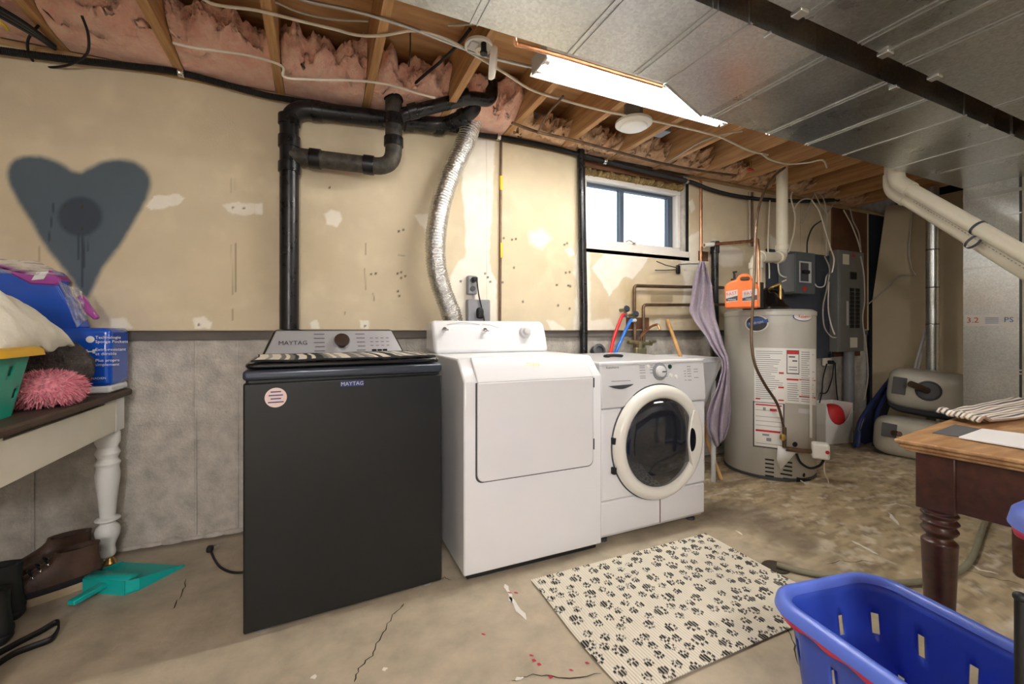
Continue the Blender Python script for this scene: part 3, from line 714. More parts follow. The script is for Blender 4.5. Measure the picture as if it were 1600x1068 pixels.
for pts in ([(700, 507), (727, 503), (752, 507)], [(700, 524), (730, 529), (765, 525), (778, 517)], [(706, 528), (735, 534), (772, 530)], [(757, 506), (770, 508), (782, 512)]):
    mb.tube(smoothpath([(D(a, b).x, 2.2065 + (D(a, b).z - .97) * .35, D(a, b).z) for a, b in pts]), .0016, 6)
build('printed_arcs', mb, 'lgrey', con)
# ================================================================== FRONT-LOAD WASHER
LX0, LX1, LY0, LY1, LH = 1.243, 1.935, 1.715, 2.42, .885
root = thing('washing_machine', 'white front-load washing machine with round dark glass door', 'washing machine', ((LX0 + LX1) / 2, 2.06, 0))
mb = MB(); mb.box(LX0, LX1, LY0 + .02, LY1, .03, LH - .01); build('cabinet', mb, 'whiteen', root, bevel=.01, seg=3)
mb = MB(); mb.box(LX0 - .002, LX1 + .002, LY0 + .01, LY1, LH - .012, LH + .008); build('top_panel', mb, 'whiteen', root, bevel=.008, seg=3)
mb = MB(); mb.box(LX0, LX1, LY0, LY0 + .05, .215, .662); build('front_panel', mb, 'whiteen', root, bevel=.012, seg=3)
mb = MB(); mb.box(LX0, LX1, LY0 + .004, LY0 + .05, .045, .212); kick = build('kick_panel', mb, 'whiteen', root, bevel=.01, seg=3)
mb = MB(); mb.prism([(LY0 - .004, .666), (LY0 - .004, .72), (LY0 + .012, LH - .012), (LY0 + .06, LH - .004), (LY0 + .06, .666)], 'x', LX0, LX1); cp = build('control_panel', mb, 'whitegr', root, bevel=.008, seg=3)
for x in (LX0 + .05, LX1 - .05):
    for y in (LY0 + .06, LY1 - .06):
        mb = MB(); mb.lathe([(.024, 0), (.024, .012), (.012, .016), (.012, .034)], 14, Matrix.Translation((x, y, 0))); build('foot', mb, 'dgrey', root)
p = onY(1032, 800, LY0); mb = MB(); mb.box(p.x - .002, p.x + .002, LY0 + .002, LY0 + .006, .05, .2); build('panel_joint', mb, 'brown', kick, smooth=0)
dc = onY(1028, 689, LY0); dr = .292
dm = frame_mtx((dc.x, LY0, dc.z), (1, 0, 0), (0, 0, 1))      # local z points to the camera side (-Y)
door = None
mb = MB(); mb.lathe([(dr + .006, -.002), (dr + .006, .004)], 64, dm, caps=False); mb.lathe([(dr + .006, .004), (dr - .03, .004)], 64, dm, caps=False); build('door_gasket', mb, 'dgrey', root)
mb = MB(); mb.lathe([(dr, .0), (dr + .001, .018), (dr - .012, .036), (dr - .03, .044), (dr - .052, .040), (dr - .066, .026), (dr - .066, .0)], 72, dm, caps=False); door = build('door', mb, 'ringwh', root, smooth=60)
mb = MB(); mb.lathe([(dr - .064, .022), (dr - .075, .030), (.15, .040), (.08, .044), (.001, .046)], 64, dm, caps=False); build('door_glass', mb, 'glassdark', door, smooth=60)
def arc(r, a0, a1, n, cx=0): return [(cx + r * math.cos(a0 + (a1 - a0) * k / n), r * math.sin(a0 + (a1 - a0) * k / n)) for k in range(n + 1)]
cres = arc(dr - .025, -.72, .72, 16) + [(.165 - .03 * math.cos(t), .162 * math.sin(t)) for t in np.linspace(pi / 2, -pi / 2, 14)]
cres = arc(dr - .03, -.62, .62, 16) + [(.165 + .035 * (abs(s) ** 1.5), -.152 * -s) for s in np.linspace(1, -1, 15)]
mb = MB(dm); mb.prism(cres, 'z', .02, .049); hd = build('handle', mb, 'ringwh', door, bevel=.004)
rec = [(.185 + .028 * math.cos(t) * (1 if math.cos(t) > 0 else .5), .062 * math.sin(t)) for t in np.linspace(0, 2 * pi, 24)[:-1]]
mb = MB(dm); mb.prism(rec, 'z', .045, .0505); build('handle_recess', mb, 'glassdark', hd, smooth=0)
for zz in (-.035, .11):
    mb = MB(dm); mb.box(-dr - .006, -dr + .012, -zz - .016, -zz + .016, .0, .024); build('hinge', mb, 'blackrub', door, bevel=.002)
a, b = onY(951, 603, LY0 - .004), onY(990, 600, LY0 - .004)
mb = MB(); mb.prism([(a.x, a.z), (b.x, a.z + .002)] + [(b.x + (a.x - b.x) * k / 10, a.z - .018 * math.sin(pi * k / 10)) for k in range(1, 10)][::1], 'y', LY0 - .006, LY0)
build('drawer_grip', mb, 'dgrey', cp, smooth=0)
sl2 = Vector((0, .016, .153)).normalized(); cnn = Vector((0, -1, .104)).normalized()
def K(px, py, d=.0015):
    q = onY(px, py, LY0 + .004); q.y = LY0 - .004 + max(0, (q.z - .72)) * .1046 - d; return q
q = K(1031, 580)
mb = MB(); mb.lathe([(.046, 0), (.046, .004), (.030, .005), (.030, .004)], 36, axis_mtx(q, cnn), caps=False); dl = build('dial_ring', mb, 'mgrey', cp)
mb = MB(); mb.lathe([(.030, 0), (.028, .018), (.012, .022)], 32, axis_mtx(q, cnn)); build('dial', mb, 'whitegr', cp)
mb = MB(); mb.box(q.x - .002, q.x + .022, q.y - .024, q.y - .02, q.z - .003, q.z + .003); build('dial_pointer', mb, 'print', cp)
q = K(1047.5, 572.5); mb = MB(); mb.lathe([(.012, 0), (.011, .004)], 24, axis_mtx(q, cnn)); build('start_button', mb, 'green', cp)
for a, b in ((1048, 586), (1056, 588), (1014, 572)):
    q = K(a, b); mb = MB(); mb.lathe([(.010, 0), (.009, .004)], 20, axis_mtx(q, cnn)); build('button', mb, 'white', cp)
build('lettering', text_mb('Kenmore', .020, K(958, 574), (1, 0, 0), sl2), 'print', cp, smooth=0)
mb = MB()
for a0, a1, bs_ in ((1000, 1009, (568, 572, 575, 579, 583, 588, 591)), (1016, 1022, (571, 574, 578, 583)), (1038, 1043, (580, 585, 588)), (1069, 1072, (580, 584, 588, 594)), (1074, 1080, (573, 577, 580, 584, 588, 594)), (1084, 1091, (577, 581, 590)), (1070, 1081, (565,)), (955, 985, (596,))):
    for b in bs_:
        p, q = K(a0, b), K(a1, b - (a1 - a0) * .04); mb.quad(p, q, q + sl2 * .0035, p + sl2 * .0035)
tag(build('markings', mb, 'mgrey', cp, smooth=0), kind='stuff')
p = onZ(963, 556, LH + .01); p = Vector((1.50, 2.0, LH + .008)); q = onZ(962, 556.5, LH + .014)
mb = MB(); cpt = smoothpath([(q.x - .055, q.y, LH + .016), (q.x - .03, q.y - .01, LH + .02), (q.x + .04, q.y, LH + .016), (q.x + .055, q.y + .03, LH + .016), (q.x, q.y + .04, LH + .02), (q.x - .055, q.y + .03, LH + .016), (q.x - .055, q.y, LH + .016)])
mb.tube(cpt, .0075, 8); single('strap_clip', mb, 'blackrub', 'small black looped clip lying on the front-load washer', 'clip')

# ================================================================== BLACK DRAIN PIPES
PY = 2.53
root = thing('drain_pipe', 'black plastic drain and vent pipes looping up the wall above the black washer', 'pipe', (onY(452, 515, PY).x, PY, .0))
def ring(path_pts, r, ln, name='coupling', m='abs'):
    mb = MB(); mb.cyl(path_pts[0], path_pts[1], r, n=24); return build(name, mb, m, root, bevel=.002)
def cup(p, d, ln, r):
    p = Vector(p); d = Vector(d).normalized() * ln / 2; ring([p - d, p + d], r, ln)
a0 = onY(452, 515, PY); a1 = onY(452, 168, PY); a2 = onY(690, 197, PY); a3 = onY(742, 172, 2.36); a4 = Vector((a3.x + .02, 2.34, 2.47))
mb = MB(); mb.tube(fillet([(a0.x, PY, .03), (a0.x, PY, a1.z), a2, a3, a4], .10, 8), .046, 24); build('main_pipe', mb, 'abs', root)
v0 = onY(615, 88, 2.42); tee = onY(452, 243, PY); vb = onY(612, 262, 2.42); vb.x = v0.x = onY(615, 180, 2.42).x
mb = MB(); mb.tube(fillet([(v0.x, 2.42, 2.50), vb, tee], .10, 8), .045, 24); build('vent_pipe', mb, 'absdust', root)
b0 = onY(618, 184, 2.42); b1 = onY(735, 152, 2.28); b2 = Vector((onY(768, 130, 2.26).x, 2.26, 2.34)); b3 = Vector((b2.x, 2.26, 2.45))
mb = MB(); mb.tube(fillet([b0, (b0.x + .05, 2.415, b0.z + .03), b1, b2, b3], .07, 7), .036, 22); build('branch_pipe', mb, 'abs', root)
X0 = a0.x
for yy, ln in ((262, .05), (222, .06), (188, .05)):
    z = onY(452, yy, PY).z; cup((X0, PY, z), (0, 0, 1), ln, .053)
dirm = (a2 - Vector((X0, PY, a1.z))).normalized(); st = Vector((X0, PY, a1.z))
for d in (.13, .62, .80): cup(st + dirm * d, dirm, .05, .053)
dv = (tee - vb).normalized()
for d in (.13, .40): cup(vb + dv * d, dv, .055, .052)
for yy, ln in ((150, .05), (188, .06), (222, .05)): cup((vb.x, 2.42, onY(615, yy, 2.42).z), (0, 0, 1), ln, .052)
db = (b1 - b0).normalized()
for d in (.10, .40): cup(b0 + db * d + Vector((0, 0, .01)), db, .05, .042)
d3 = (a3 - a2).normalized(); cup(a2 + d3 * .07, d3, .04, .053); cup(a2 + d3 * .16, d3, .04, .053)
# second upright black pipe by the window
q = onY(909, 300, 2.54); qb = onY(912, 500, 2.54)
mb = MB(); mb.tube([(qb.x, 2.54, .3), (qb.x, 2.54, 1.2), (q.x, 2.54, 1.9), (onY(907, 210, 2.54).x, 2.54, 2.45)], .027, 20)
single('standpipe', mb, 'abs', 'slim black upright pipe running past the window edge to the ceiling', 'pipe')
# small black valve cap behind the front loader
q = onY(934, 548, 2.50)
mb = MB(); mb.lathe([(.045, -.03), (.045, .03), (.028, .034), (.028, .02)], 24, axis_mtx((q.x, 2.50, q.z), (-.2, -1, .3)))
mb.cyl((q.x, 2.53, q.z), (q.x, 2.60, .70), .03, n=16); single('drain_fitting', mb, 'dgrey', 'dark round drain fitting on the wall behind the front-load washer', 'pipe fitting')

# ================================================================== DRYER VENT HOSE
pts = [onY(738, 190, 2.49), onY(726, 225, 2.49), onY(706, 268, 2.48), onY(690, 315, 2.46), onY(681, 370, 2.45), onY(682, 415, 2.45), onY(690, 450, 2.46), onY(703, 485, 2.47), onY(712, 520, 2.48), onY(716, 590, 2.48)]
pt = resample(smoothpath(pts, 14), .0042)
mb = MB(); mb.tube(pt, .055, 26, rf=lambda i: .056 + (.0035 if i % 4 < 2 else -.001) + .0035 * mnoise.noise(Vector((i * .07, 1, 2))))
single('vent_hose', mb, 'foil', 'crinkled silver foil dryer vent hose rising from behind the dryer', 'hose')

# ================================================================== CABLES AND CONDUIT
def cable(pts, r, material, label, cat='cable', group=None, name='cable', n=8, ridg=False, parent=None):
    pth = smoothpath(pts, 8)
    mb = MB()
    if ridg:
        pth = resample(pth, .0035); mb.tube(pth, r, 14, rf=lambda i: r * (1.0 if i % 2 else .86))
    else: mb.tube(pth, r, n)
    return single(name, mb, material, label, cat, group) if parent is None else build(name, mb, material, parent)
cd = thing('corrugated_conduit', 'black corrugated conduit strapped along the top of the wall', 'conduit', (1.5, 2.55, 2.25))
Yc = 2.545
CP = [(-60, 70), (0, 79), (100, 92), (200, 103), (283, 114), (400, 145), (450, 155), (600, 180), (735, 208), (790, 216), (860, 230), (945, 252), (1010, 268), (1075, 283), (1110, 296), (1150, 306), (1200, 312)]
cable([onY(a, b, Yc) for a, b in CP] + [onY(1260, 314, 2.5), onY(1310, 312, 2.5)], .0165, 'blackrub', '', parent=cd, name='conduit_run', ridg=True)
for a, b in ((283, 114), (779, 214), (945, 252), (1073, 283)):
    q = onY(a, b, Yc); mb = MB(); mb.lathe([(.0185, -.012), (.021, -.008), (.0185, 0), (.021, .008), (.0185, .012)], 16, axis_mtx(q, (1, 0, 0)), caps=False)
    mb.box(q.x - .006, q.x + .006, Yc + .015, WY + .001, q.z - .006, q.z + .006); build('strap', mb, 'chrome', cd)
Zc = JZ - .006
def cz(pts, z=Zc): return [onZ(a, b, z) for a, b in pts]
cable(cz([(290, -25), (330, 5), (400, 16), (470, 33), (520, 45), (560, 55), (600, 55), (650, 48), (700, 62), (740, 85), (790, 115), (830, 140), (875, 155), (930, 170), (985, 182), (1050, 195), (1100, 207), (1130, 216), (1170, 235), (1200, 242)]), .006, 'cablew', 'long white electrical cable stapled below the joists past both alarms', name='cable')
cable(cz([(440, -20), (475, 0), (530, 12), (580, 24), (640, 43), (700, 66), (760, 88), (820, 102), (850, 108)]), .008, 'bx', 'grey armoured metal cable crossing under the joists', name='armoured_cable', ridg=True)
cable(cz([(430, 3), (470, 20), (520, 30), (575, 33)]), .004, 'cableg', 'thin grey wire under the joists beside the armoured cable')
cable([onY(270, 67, 2.2), onY(300, 74, 2.2), onY(345, 80, 2.2), onY(395, 88, 2.2), onY(440, 103, 2.2), onY(444, 120, 2.2), onY(480, 124, 2.2), onY(560, 126, 2.2), onY(610, 133, 2.2), onY(650, 145, 2.2), onY(680, 153, 2.2)], .0055, 'cablew', 'white cable drooping across the pink insulation')
cable([onZ(640, 138, 2.36), onZ(660, 120, 2.36), onZ(690, 95, 2.33), onZ(715, 70, 2.32), onZ(735, 45, 2.32)], .007, 'blackrub', 'black cable slanting up beside the smoke alarm base')
cable([onZ(641, 50, Zc), onZ(641, 75, 2.26), onZ(639, 104, 2.24)], .003, 'blackrub', 'black cable tie hanging from the white cable', 'cable tie')
cable([onZ(700, 40, 2.3), onZ(760, 36, 2.3), onZ(800, 30, 2.3)], .004, 'cableg', 'thin grey wire running to the shiny trunk duct')
cable(cz([(1040, 255), (1065, 240), (1095, 222), (1130, 210), (1160, 205)]), .005, 'cableg', 'grey cable between joists behind the end of the tube light')
cable(cz([(1190, 240), (1205, 250), (1230, 256), (1262, 254), (1285, 250), (1292, 262)], 2.28), .006, 'cablew', 'white cable sagging over the plastic vent pipe')
cable(cz([(800, 192), (840, 206), (900, 220), (960, 236), (1030, 254), (1090, 266), (1150, 274)], 2.27), .009, 'brownpipe', 'thin brown pipe running below the joists above the window', 'pipe', name='water_pipe')
cable(cz([(803, 54), (806, 68), (818, 72), (880, 89), (960, 113), (1035, 135)], 2.15), .009, 'copper', 'bright copper pipe between the tube light and the trunk duct', 'pipe', name='copper_pipe')
cable(cz([(840, 208), (855, 180), (880, 150)], 2.26), .006, 'brownpipe', 'short brown tube crossing a joist bay', 'pipe', name='water_pipe')
# black cable bundle in the far corner with a loop
for k in range(6):
    cable([onZ(-60 + k * 6, -20 + 6 * k, 2.28 - .006 * (k % 2)), onZ(0 + k * 4, 12 + 5 * k, 2.27), onZ(45 + k * 3, 40 + 4 * k, 2.27), onZ(86, 72 + k, 2.28)], .0065, ('blackrub', 'dgrey')[k % 2], 'dark electrical cable in a bundle under the joists near the heart', group='dark cables in the bundle')
cable([onZ(128, 25, 2.29), onZ(138, 55, 2.25), (onZ(135, 85, 2.24)), onZ(105, 102, 2.22), onZ(65, 104, 2.22), onZ(47, 88, 2.24), onZ(44, 62, 2.27), onZ(60, 40, 2.29)], .005, 'blackrub', 'loop of black wire hanging below the dark cable bundle')
cable([onZ(-10, 30, 2.27), onZ(5, 38, 2.26), onZ(12, 47, 2.26)], .006, 'yellowtape', 'short yellow cable end beside the dark cable bundle')
# conduit with yellow bands down the wall
c0, c1 = onY(783, 218, WY - .012), onY(781, 520, WY - .012)
root = thing('wall_conduit', 'thin brown conduit with yellow tape bands running down the wall', 'conduit', (c1.x, WY - .012, .96))
mb = MB(); mb.tube([(c0.x, WY - .012, 2.28), (c1.x, WY - .012, .96)], .0085, 12); build('conduit_run', mb, 'brownpipe', root)
for a, b in ((276, 298), (380, 403)):
    mb = MB(); mb.cyl((c0.x, WY - .012, onY(782, b, WY).z), (c0.x, WY - .012, onY(782, a, WY).z), .0105, n=14); build('tape_band', mb, 'yellowtape', root)
# outlets behind the dryer
a, b = onY(728, 460, WY), onY(742, 432, WY)
root = thing('wall_outlet', 'small grey metal outlet box with black plug above the dryer', 'outlet', ((a.x + b.x) / 2, WY - .03, a.z))
mb = MB(); mb.box(a.x, b.x, WY - .045, WY, a.z, b.z); build('box', mb, 'mgrey', root, bevel=.006)
xm_ = (a.x + b.x) / 2
for dz_ in (.75, .3):
    mb = MB(); mb.lathe([(.017, 0), (.016, .006)], 18, axis_mtx((xm_, WY - .045, a.z + (b.z - a.z) * dz_), (0, -1, 0))); build('socket', mb, 'dgrey', root)
mb = MB(); mb.box(xm_ - .008, xm_ + .024, WY - .075, WY - .048, a.z + .08, a.z + .105); build('plug', mb, 'blackrub', root, bevel=.004)
cable([(xm_ + .02, WY - .065, a.z + .09), onY(748, 460, WY - .06), onY(753, 482, WY - .06), onY(757, 505, WY - .06), onY(758, 545, WY - .06)], .0045, 'blackrub', '', parent=root, name='cord')
a, b = onY(727, 505, WY), onY(762, 469, WY)
root = thing('wall_outlet', 'wide grey metal receptacle box half hidden by the dryer console', 'outlet', ((a.x + b.x) / 2, WY - .03, a.z))
mb = MB(); mb.box(a.x, b.x, WY - .05, WY, a.z - .03, b.z); build('box', mb, 'mgrey', root, bevel=.008)
q = onY(749, 489, WY - .05); mb = MB(); mb.sell((q.x, WY - .06, q.z), (.022, .022, .035), .6, .6); build('plug', mb, 'blackrub', root)
mb = MB(); mb.tube([onY(741, 469, WY - .012), onY(741, 461, WY - .012)], .009, 10); build('connector', mb, 'lgrey', root)

# ================================================================== SMOKE ALARMS
q = onZ(748, 70, JZ)
root = thing('smoke_alarm', 'opened white smoke alarm with exposed works and cover hanging loose', 'smoke alarm', (q.x, q.y, JZ - .10))
mb = MB(); mb.lathe([(.062, 0), (.062, -.012), (.056, -.016), (.054, -.008), (.01, -.008)], 36, Matrix.Translation((q.x, q.y, JZ))); build('base', mb, 'white', root)
mb = MB(); mb.lathe([(.026, -.008), (.026, -.022), (.014, -.024), (.012, -.018)], 24, Matrix.Translation((q.x + .012, q.y + .005, JZ))); build('sensor_chamber', mb, 'cream', root)
mb = MB(); mb.box(q.x - .045, q.x - .01, q.y - .03, q.y + .02, JZ - .018, JZ - .008); build('circuit_board', mb, 'lgrey', root, bevel=.002)
mb = MB(); mb.lathe([(.012, -.008), (.012, -.045), (.016, -.046), (.016, -.056)], 16, Matrix.Translation((q.x + .012, q.y - .03, JZ))); build('horn', mb, 'blackrub', root)
h = onZ(770, 98, 2.25); cm = axis_mtx(h, (.93, -.36, -.12))
mb = MB(); mb.lathe([(.068, -.012), (.068, .002), (.060, .014), (.03, .018), (.002, .018)], 36, cm); build('cover', mb, 'white', root)
q = onZ(990, 196, 2.275)
root = thing('smoke_alarm', 'round closed white smoke alarm below the far side of the tube light', 'smoke alarm', (q.x, q.y, 2.25))
mb = MB(); mb.lathe([(.055, .26), (.055, .025)], 8, Matrix.Translation((q.x, q.y, 2.275))); build('mounting_box', mb, 'mgrey', root)
mb = MB(); mb.lathe([(.10, .026), (.108, .02), (.108, .006), (.095, -.004), (.085, -.006)], 40, Matrix.Translation((q.x, q.y, 2.275))); build('rim', mb, 'white', root)
mb = MB(); mb.lathe([(.086, -.004), (.082, .0)], 40, Matrix.Translation((q.x, q.y, 2.275)), caps=False); build('vent_slot', mb, 'mgrey', root)
mb = MB(); mb.lathe([(.082, 0), (.078, -.014), (.05, -.02), (.002, -.021)], 40, Matrix.Translation((q.x, q.y, 2.275))); build('cover', mb, 'white', root)
# blue plastic scrap and red valve handle in the joists
q = onZ(1028, 208, 2.36); mb = MB(); mb.box(q.x - .07, q.x + .07, q.y - .05, q.y + .05, q.z - .002, q.z + .17)
single('electrical_box', mb, 'bluehose' if False else 'mgrey', 'pale grey box fixed up between the joists beside the closed alarm', 'box', bevel=.006)
q = onZ(1173, 262, 2.26)
root = thing('shutoff_valve', 'little shutoff valve with a red handle under the joists', 'valve', (q.x, q.y, 2.235))
mb = MB(); mb.cyl((q.x, q.y, 2.25), (q.x, q.y, 2.31), .008, n=12); build('stem', mb, 'brass', root)
mb = MB(); mb.sell((q.x, q.y, 2.245), (.03, .012, .009), .7, .7, 16, 8); build('handle', mb, 'red', root)

# ================================================================== SINK CORNER
SX0, SX1, SY0, SY1, SZ = 2.0, 2.55, 2.08, 2.54, .86
root = thing('laundry_sink', 'pale plastic laundry tub behind the front-load washer', 'sink', ((SX0 + SX1) / 2, (SY0 + SY1) / 2, 0))
def ringloft(mb, rings, close=False):
    n = len(rings[0]); vs = [p for r in rings for p in r]; fs = []
    for i in range(len(rings) - 1):
        for j in range(n): fs.append((i * n + j, i * n + (j + 1) % n, (i + 1) * n + (j + 1) % n, (i + 1) * n + j))
    if close: fs.append(tuple(range((len(rings) - 1) * n, len(rings) * n)))
    return mb.add(vs, fs)
def rr3(x0, x1, y0, y1, r, z): return [(x, y, z) for x, y in rrect(x0, x1, y0, y1, r)]
mb = MB(); t = .09
ringloft(mb, [rr3(SX0 + t, SX1 - t, SY0 + t, SY1 - t, .03, .52), rr3(SX0 + .012, SX1 - .012, SY0 + .012, SY1 - .012, .03, SZ - .03), rr3(SX0, SX1, SY0, SY1, .03, SZ - .028), rr3(SX0, SX1, SY0, SY1, .03, SZ), rr3(SX0 + .03, SX1 - .03, SY0 + .03, SY1 - .03, .03, SZ), rr3(SX0 + t + .01, SX1 - t - .01, SY0 + t + .01, SY1 - t - .01, .03, .54)], True)
mb.f.append(tuple(range(23, -1, -1))); build('tub', mb, 'whitegr', root)
for x, y in ((SX0 + .06, SY0 + .06), (SX1 - .06, SY0 + .06), (SX0 + .06, SY1 - .06), (SX1 - .06, SY1 - .06)):
    mb = MB(); mb.tube([(x, y, 0), (x, y, .70)], .016, 10); build('leg', mb, 'lgrey', root)
q = onY(1000, 535, 2.50)
root = thing('sink_faucet', 'corroded greenish brass faucet with bent copper spout over the laundry tub', 'faucet', (q.x, 2.50, SZ))
mb = MB(); mb.box(q.x - .05, q.x + .05, 2.48, 2.52, SZ + .002, SZ + .06); build('body', mb, 'verdigris', root, bevel=.01)
mb = MB(); mb.tube([(q.x - .11, 2.50, SZ + .10), (q.x + .11, 2.50, SZ + .085)], .014, 12); mb.cyl((q.x, 2.50, SZ + .05), (q.x, 2.50, SZ + .11), .02); build('cross_pipe', mb, 'verdigris', root)
for s in (-1, 1):
    mb = MB(); mb.sell((q.x + s * .095, 2.47, SZ + .105), (.032, .01, .012), .6, .6, 14, 8); mb.cyl((q.x + s * .095, 2.50, SZ + .10), (q.x + s * .095, 2.465, SZ + .105), .007, n=10); build('handle', mb, 'verdigris', root)
mb = MB(); mb.tube(fillet([(q.x, 2.50, SZ + .10), onY(1001, 524, 2.46), onY(1018, 509, 2.36), onY(1028, 506, 2.30), onY(1031, 515, 2.28)], .03), .009, 12); build('spout', mb, 'copper', root)
# hose valves on the wall
a = onY(973, 484, WY - .03); b = onY(987, 492, WY - .03)
for k, (p_, lab, hm, pts) in enumerate(((a, 'red', 'redhose', [(973, 492), (966, 508), (960, 525), (955, 545), (953, 560)]), (b, 'blue', 'bluehose', [(986, 500), (978, 515), (970, 532), (963, 548), (960, 560)]))):
    root = thing('supply_valve', 'small wall valve with dark knob feeding the %s hose' % lab, 'valve', (p_.x, WY - .03, p_.z - .03))
    mb = MB(); mb.cyl((p_.x, WY + .0, p_.z), (p_.x, WY - .07, p_.z), .011); mb.cyl((p_.x, WY - .05, p_.z + .01), (p_.x, WY - .07, p_.z - .045), .012); build('body', mb, 'verdigris', root)
    mb = MB(); mb.lathe([(.024, 0), (.026, .008), (.018, .018)], 8, axis_mtx((p_.x, WY - .072, p_.z + .006), (0, -1, .3))); build('knob', mb, 'washertrim', root)
    pp = [Vector((p_.x, WY - .07, p_.z - .045))] + [onY(x, y, 2.50 - .02 * i) for i, (x, y) in enumerate(pts)] + [Vector((onY(*pts[-1], 2.42).x, 2.44, .60))]
    hs = thing('water_hose', '%s washer supply hose dropping from its wall valve' % lab, 'hose', (pp[-1].x, 2.44, .60))
    mb = MB(); mb.tube(smoothpath(pp), .0115, 12); build('hose_run', mb, hm, hs)
    mb = MB(); mb.cyl(pp[0] + Vector((0, 0, .004)), pp[0].lerp(pp[1], .9), .0135, n=12); build('ferrule', mb, 'chrome' if k == 0 else 'white', hs)
# hole with bare wood in the drywall and pipes
p0, p1 = onY(978, 514, WY), onY(1014, 496, WY)
mb = MB(); mb.box(p0.x, p1.x, WY - .001, WY + .006, p0.z, p1.z); single('wood_block', mb, 'brown', 'bare brown wood exposed in the cut below the hose valves', 'wood block')
def pipes(name, segs, r, m, label):
    mb = MB()
    for s in segs: mb.tube(fillet(s, .03), r, 12)
    return single(name, mb, m, label, 'pipe')
yq = WY - .045
pipes('water_pipe', [[onY(992, 545, yq), onY(991, 446, yq), onY(1040, 447.5, yq), onY(1130, 449, yq)]], .0125, 'brownpipe', 'upper tarnished copper pipe bending along the wall towards the towel')
pipes('water_pipe', [[onY(1006, 545, yq - .03), onY(1005, 476, yq - .03), onY(1060, 476, yq - .03), onY(1165, 475.5, yq - .03)]], .0115, 'brownpipe', 'lower tarnished copper pipe bending along the wall towards the orange jug')
pipes('copper_pipe', [[onY(1095, 280, WY - .03), onY(1095, 412, WY - .03)]], .010, 'copper', 'upright copper pipe beside the window above the towel')
for k, xx in enumerate((1171, 1175.5)):
    pipes('copper_pipe', [[onY(xx, 300, WY - .03), onY(xx + .5, 385, WY - .03)]], .008, ('cableg', 'brownpipe')[k], ('pale thin riser pipe on the wall left of the white vent pipe', 'brown thin riser pipe on the wall left of the white vent pipe')[k])
root = thing('copper_pipe', 'stout horizontal copper pipe with a white sleeve above the black drain', 'pipe', (onY(1130, 380, 2.5).x, 2.5, onY(1130, 384, 2.5).z))
mb = MB(); mb.tube([onY(1098, 383, 2.5), onY(1180, 376, 2.5)], .013, 14); build('pipe_run', mb, 'copper', root)
mb = MB(); mb.tube([onY(1100, 383, 2.5), onY(1114, 381.5, 2.5)], .018, 14); build('sleeve', mb, 'white', root)
mb = MB(); mb.tube([onY(1174, 376.5, 2.5), onY(1182, 376, 2.5)], .02, 14); build('elbow', mb, 'brownpipe', root)
q0, q1 = onY(1117, 384, 2.54), onY(1121, 520, 2.54)
mb = MB(); mb.tube([(q0.x, 2.54, q0.z + .03), (q0.x + .0, 2.54, 1.3), (q1.x, 2.54, .10)], .028, 18); mb.cyl((q0.x, 2.54, q0.z - .06), (q0.x, 2.54, q0.z + .035), .035); single('drain_pipe', mb, 'abs', 'black upright drain pipe between the towel and the water heater', 'pipe')
mb = MB(); q = onY(1098, 398, WY); mb.box(q.x - .05, q.x + .06, WY - .002, WY + .004, q.z - .05, q.z + .03); single('wood_block', mb, 'brown', 'bare brown wood in the drywall cut behind the upright copper pipe', 'wood block')
q = onY(1058, 420, WY)
root = thing('wall_hook', 'black pivoting wire hanger arms screwed to the wall left of the towel', 'hook', (q.x, WY, q.z - .04))
mb = MB(); mb.box(q.x - .018, q.x + .018, WY - .02, WY, q.z - .04, q.z + .03); build('plate', mb, 'blackrub', root, bevel=.008)
for ax in ([(1058, 418), (1040, 414), (1026, 408)], [(1057, 421), (1040, 422), (1024, 422)], [(1060, 413), (1076, 412), (1096, 412)]):
    mb = MB(); mb.tube([onY(a_, b_, WY - .03 - .03 * i) for i, (a_, b_) in enumerate(ax)], .004, 8); build('arm', mb, 'dgrey', root)
# towel
rows = [(408, 1094, 1101, 2.46), (425, 1087, 1106, 2.45), (445, 1083, 1112, 2.42), (470, 1080, 1114, 2.36), (484, 1077, 1116, 2.32), (500, 1085, 1118, 2.25), (520, 1100, 1124, 2.16), (545, 1116, 1131, 2.06), (560, 1128, 1137, 2.03), (575, 1129, 1139, 2.015), (600, 1122, 1140, 2.015), (625, 1111, 1141, 2.01), (645, 1105, 1141, 2.01), (668, 1106, 1139, 2.01), (692, 1118, 1131, 2.01)]
rw = np.array(rows, float); yy = np.linspace(408, 692, 60); nn = 34; P = np.zeros((60, nn, 3))
for i, y in enumerate(yy):
    l, r_, Y = (np.interp(y, rw[:, 0], rw[:, k]) for k in (1, 2, 3))
    for j in range(nn):
        s = j / (nn - 1); f = .022 * math.sin(s * 15 + y * .02) + .012 * mnoise.noise(Vector((s * 5, y * .03, 0)))
        P[i, j] = onY(l + (r_ - l) * s, y + 5 * math.sin(s * 4 + 1) * (i / 59), Y - .03 + f)
tw = gridmesh('towel', P, 'towel', solid=.008); tag(tw, 'mauve towel hanging down beside the laundry tub', 'towel')
# broom stick
mb = MB(); mb.tube([onY(1043, 500, 2.565), onY(1063, 556, 2.32), onY(1070, 590, 2.24)], .0135, 12); single('broom_handle', mb, 'stick', 'plain wooden pole standing in the laundry tub', 'pole')
mb = MB(); mb.tube([(2.556, 2.13, .006), onY(1104, 686, 2.24), onY(1096, 640, 2.30)], .0125, 12); single('wooden_stick', mb, 'stick', 'wooden stick leaning on the floor under the laundry tub', 'pole')

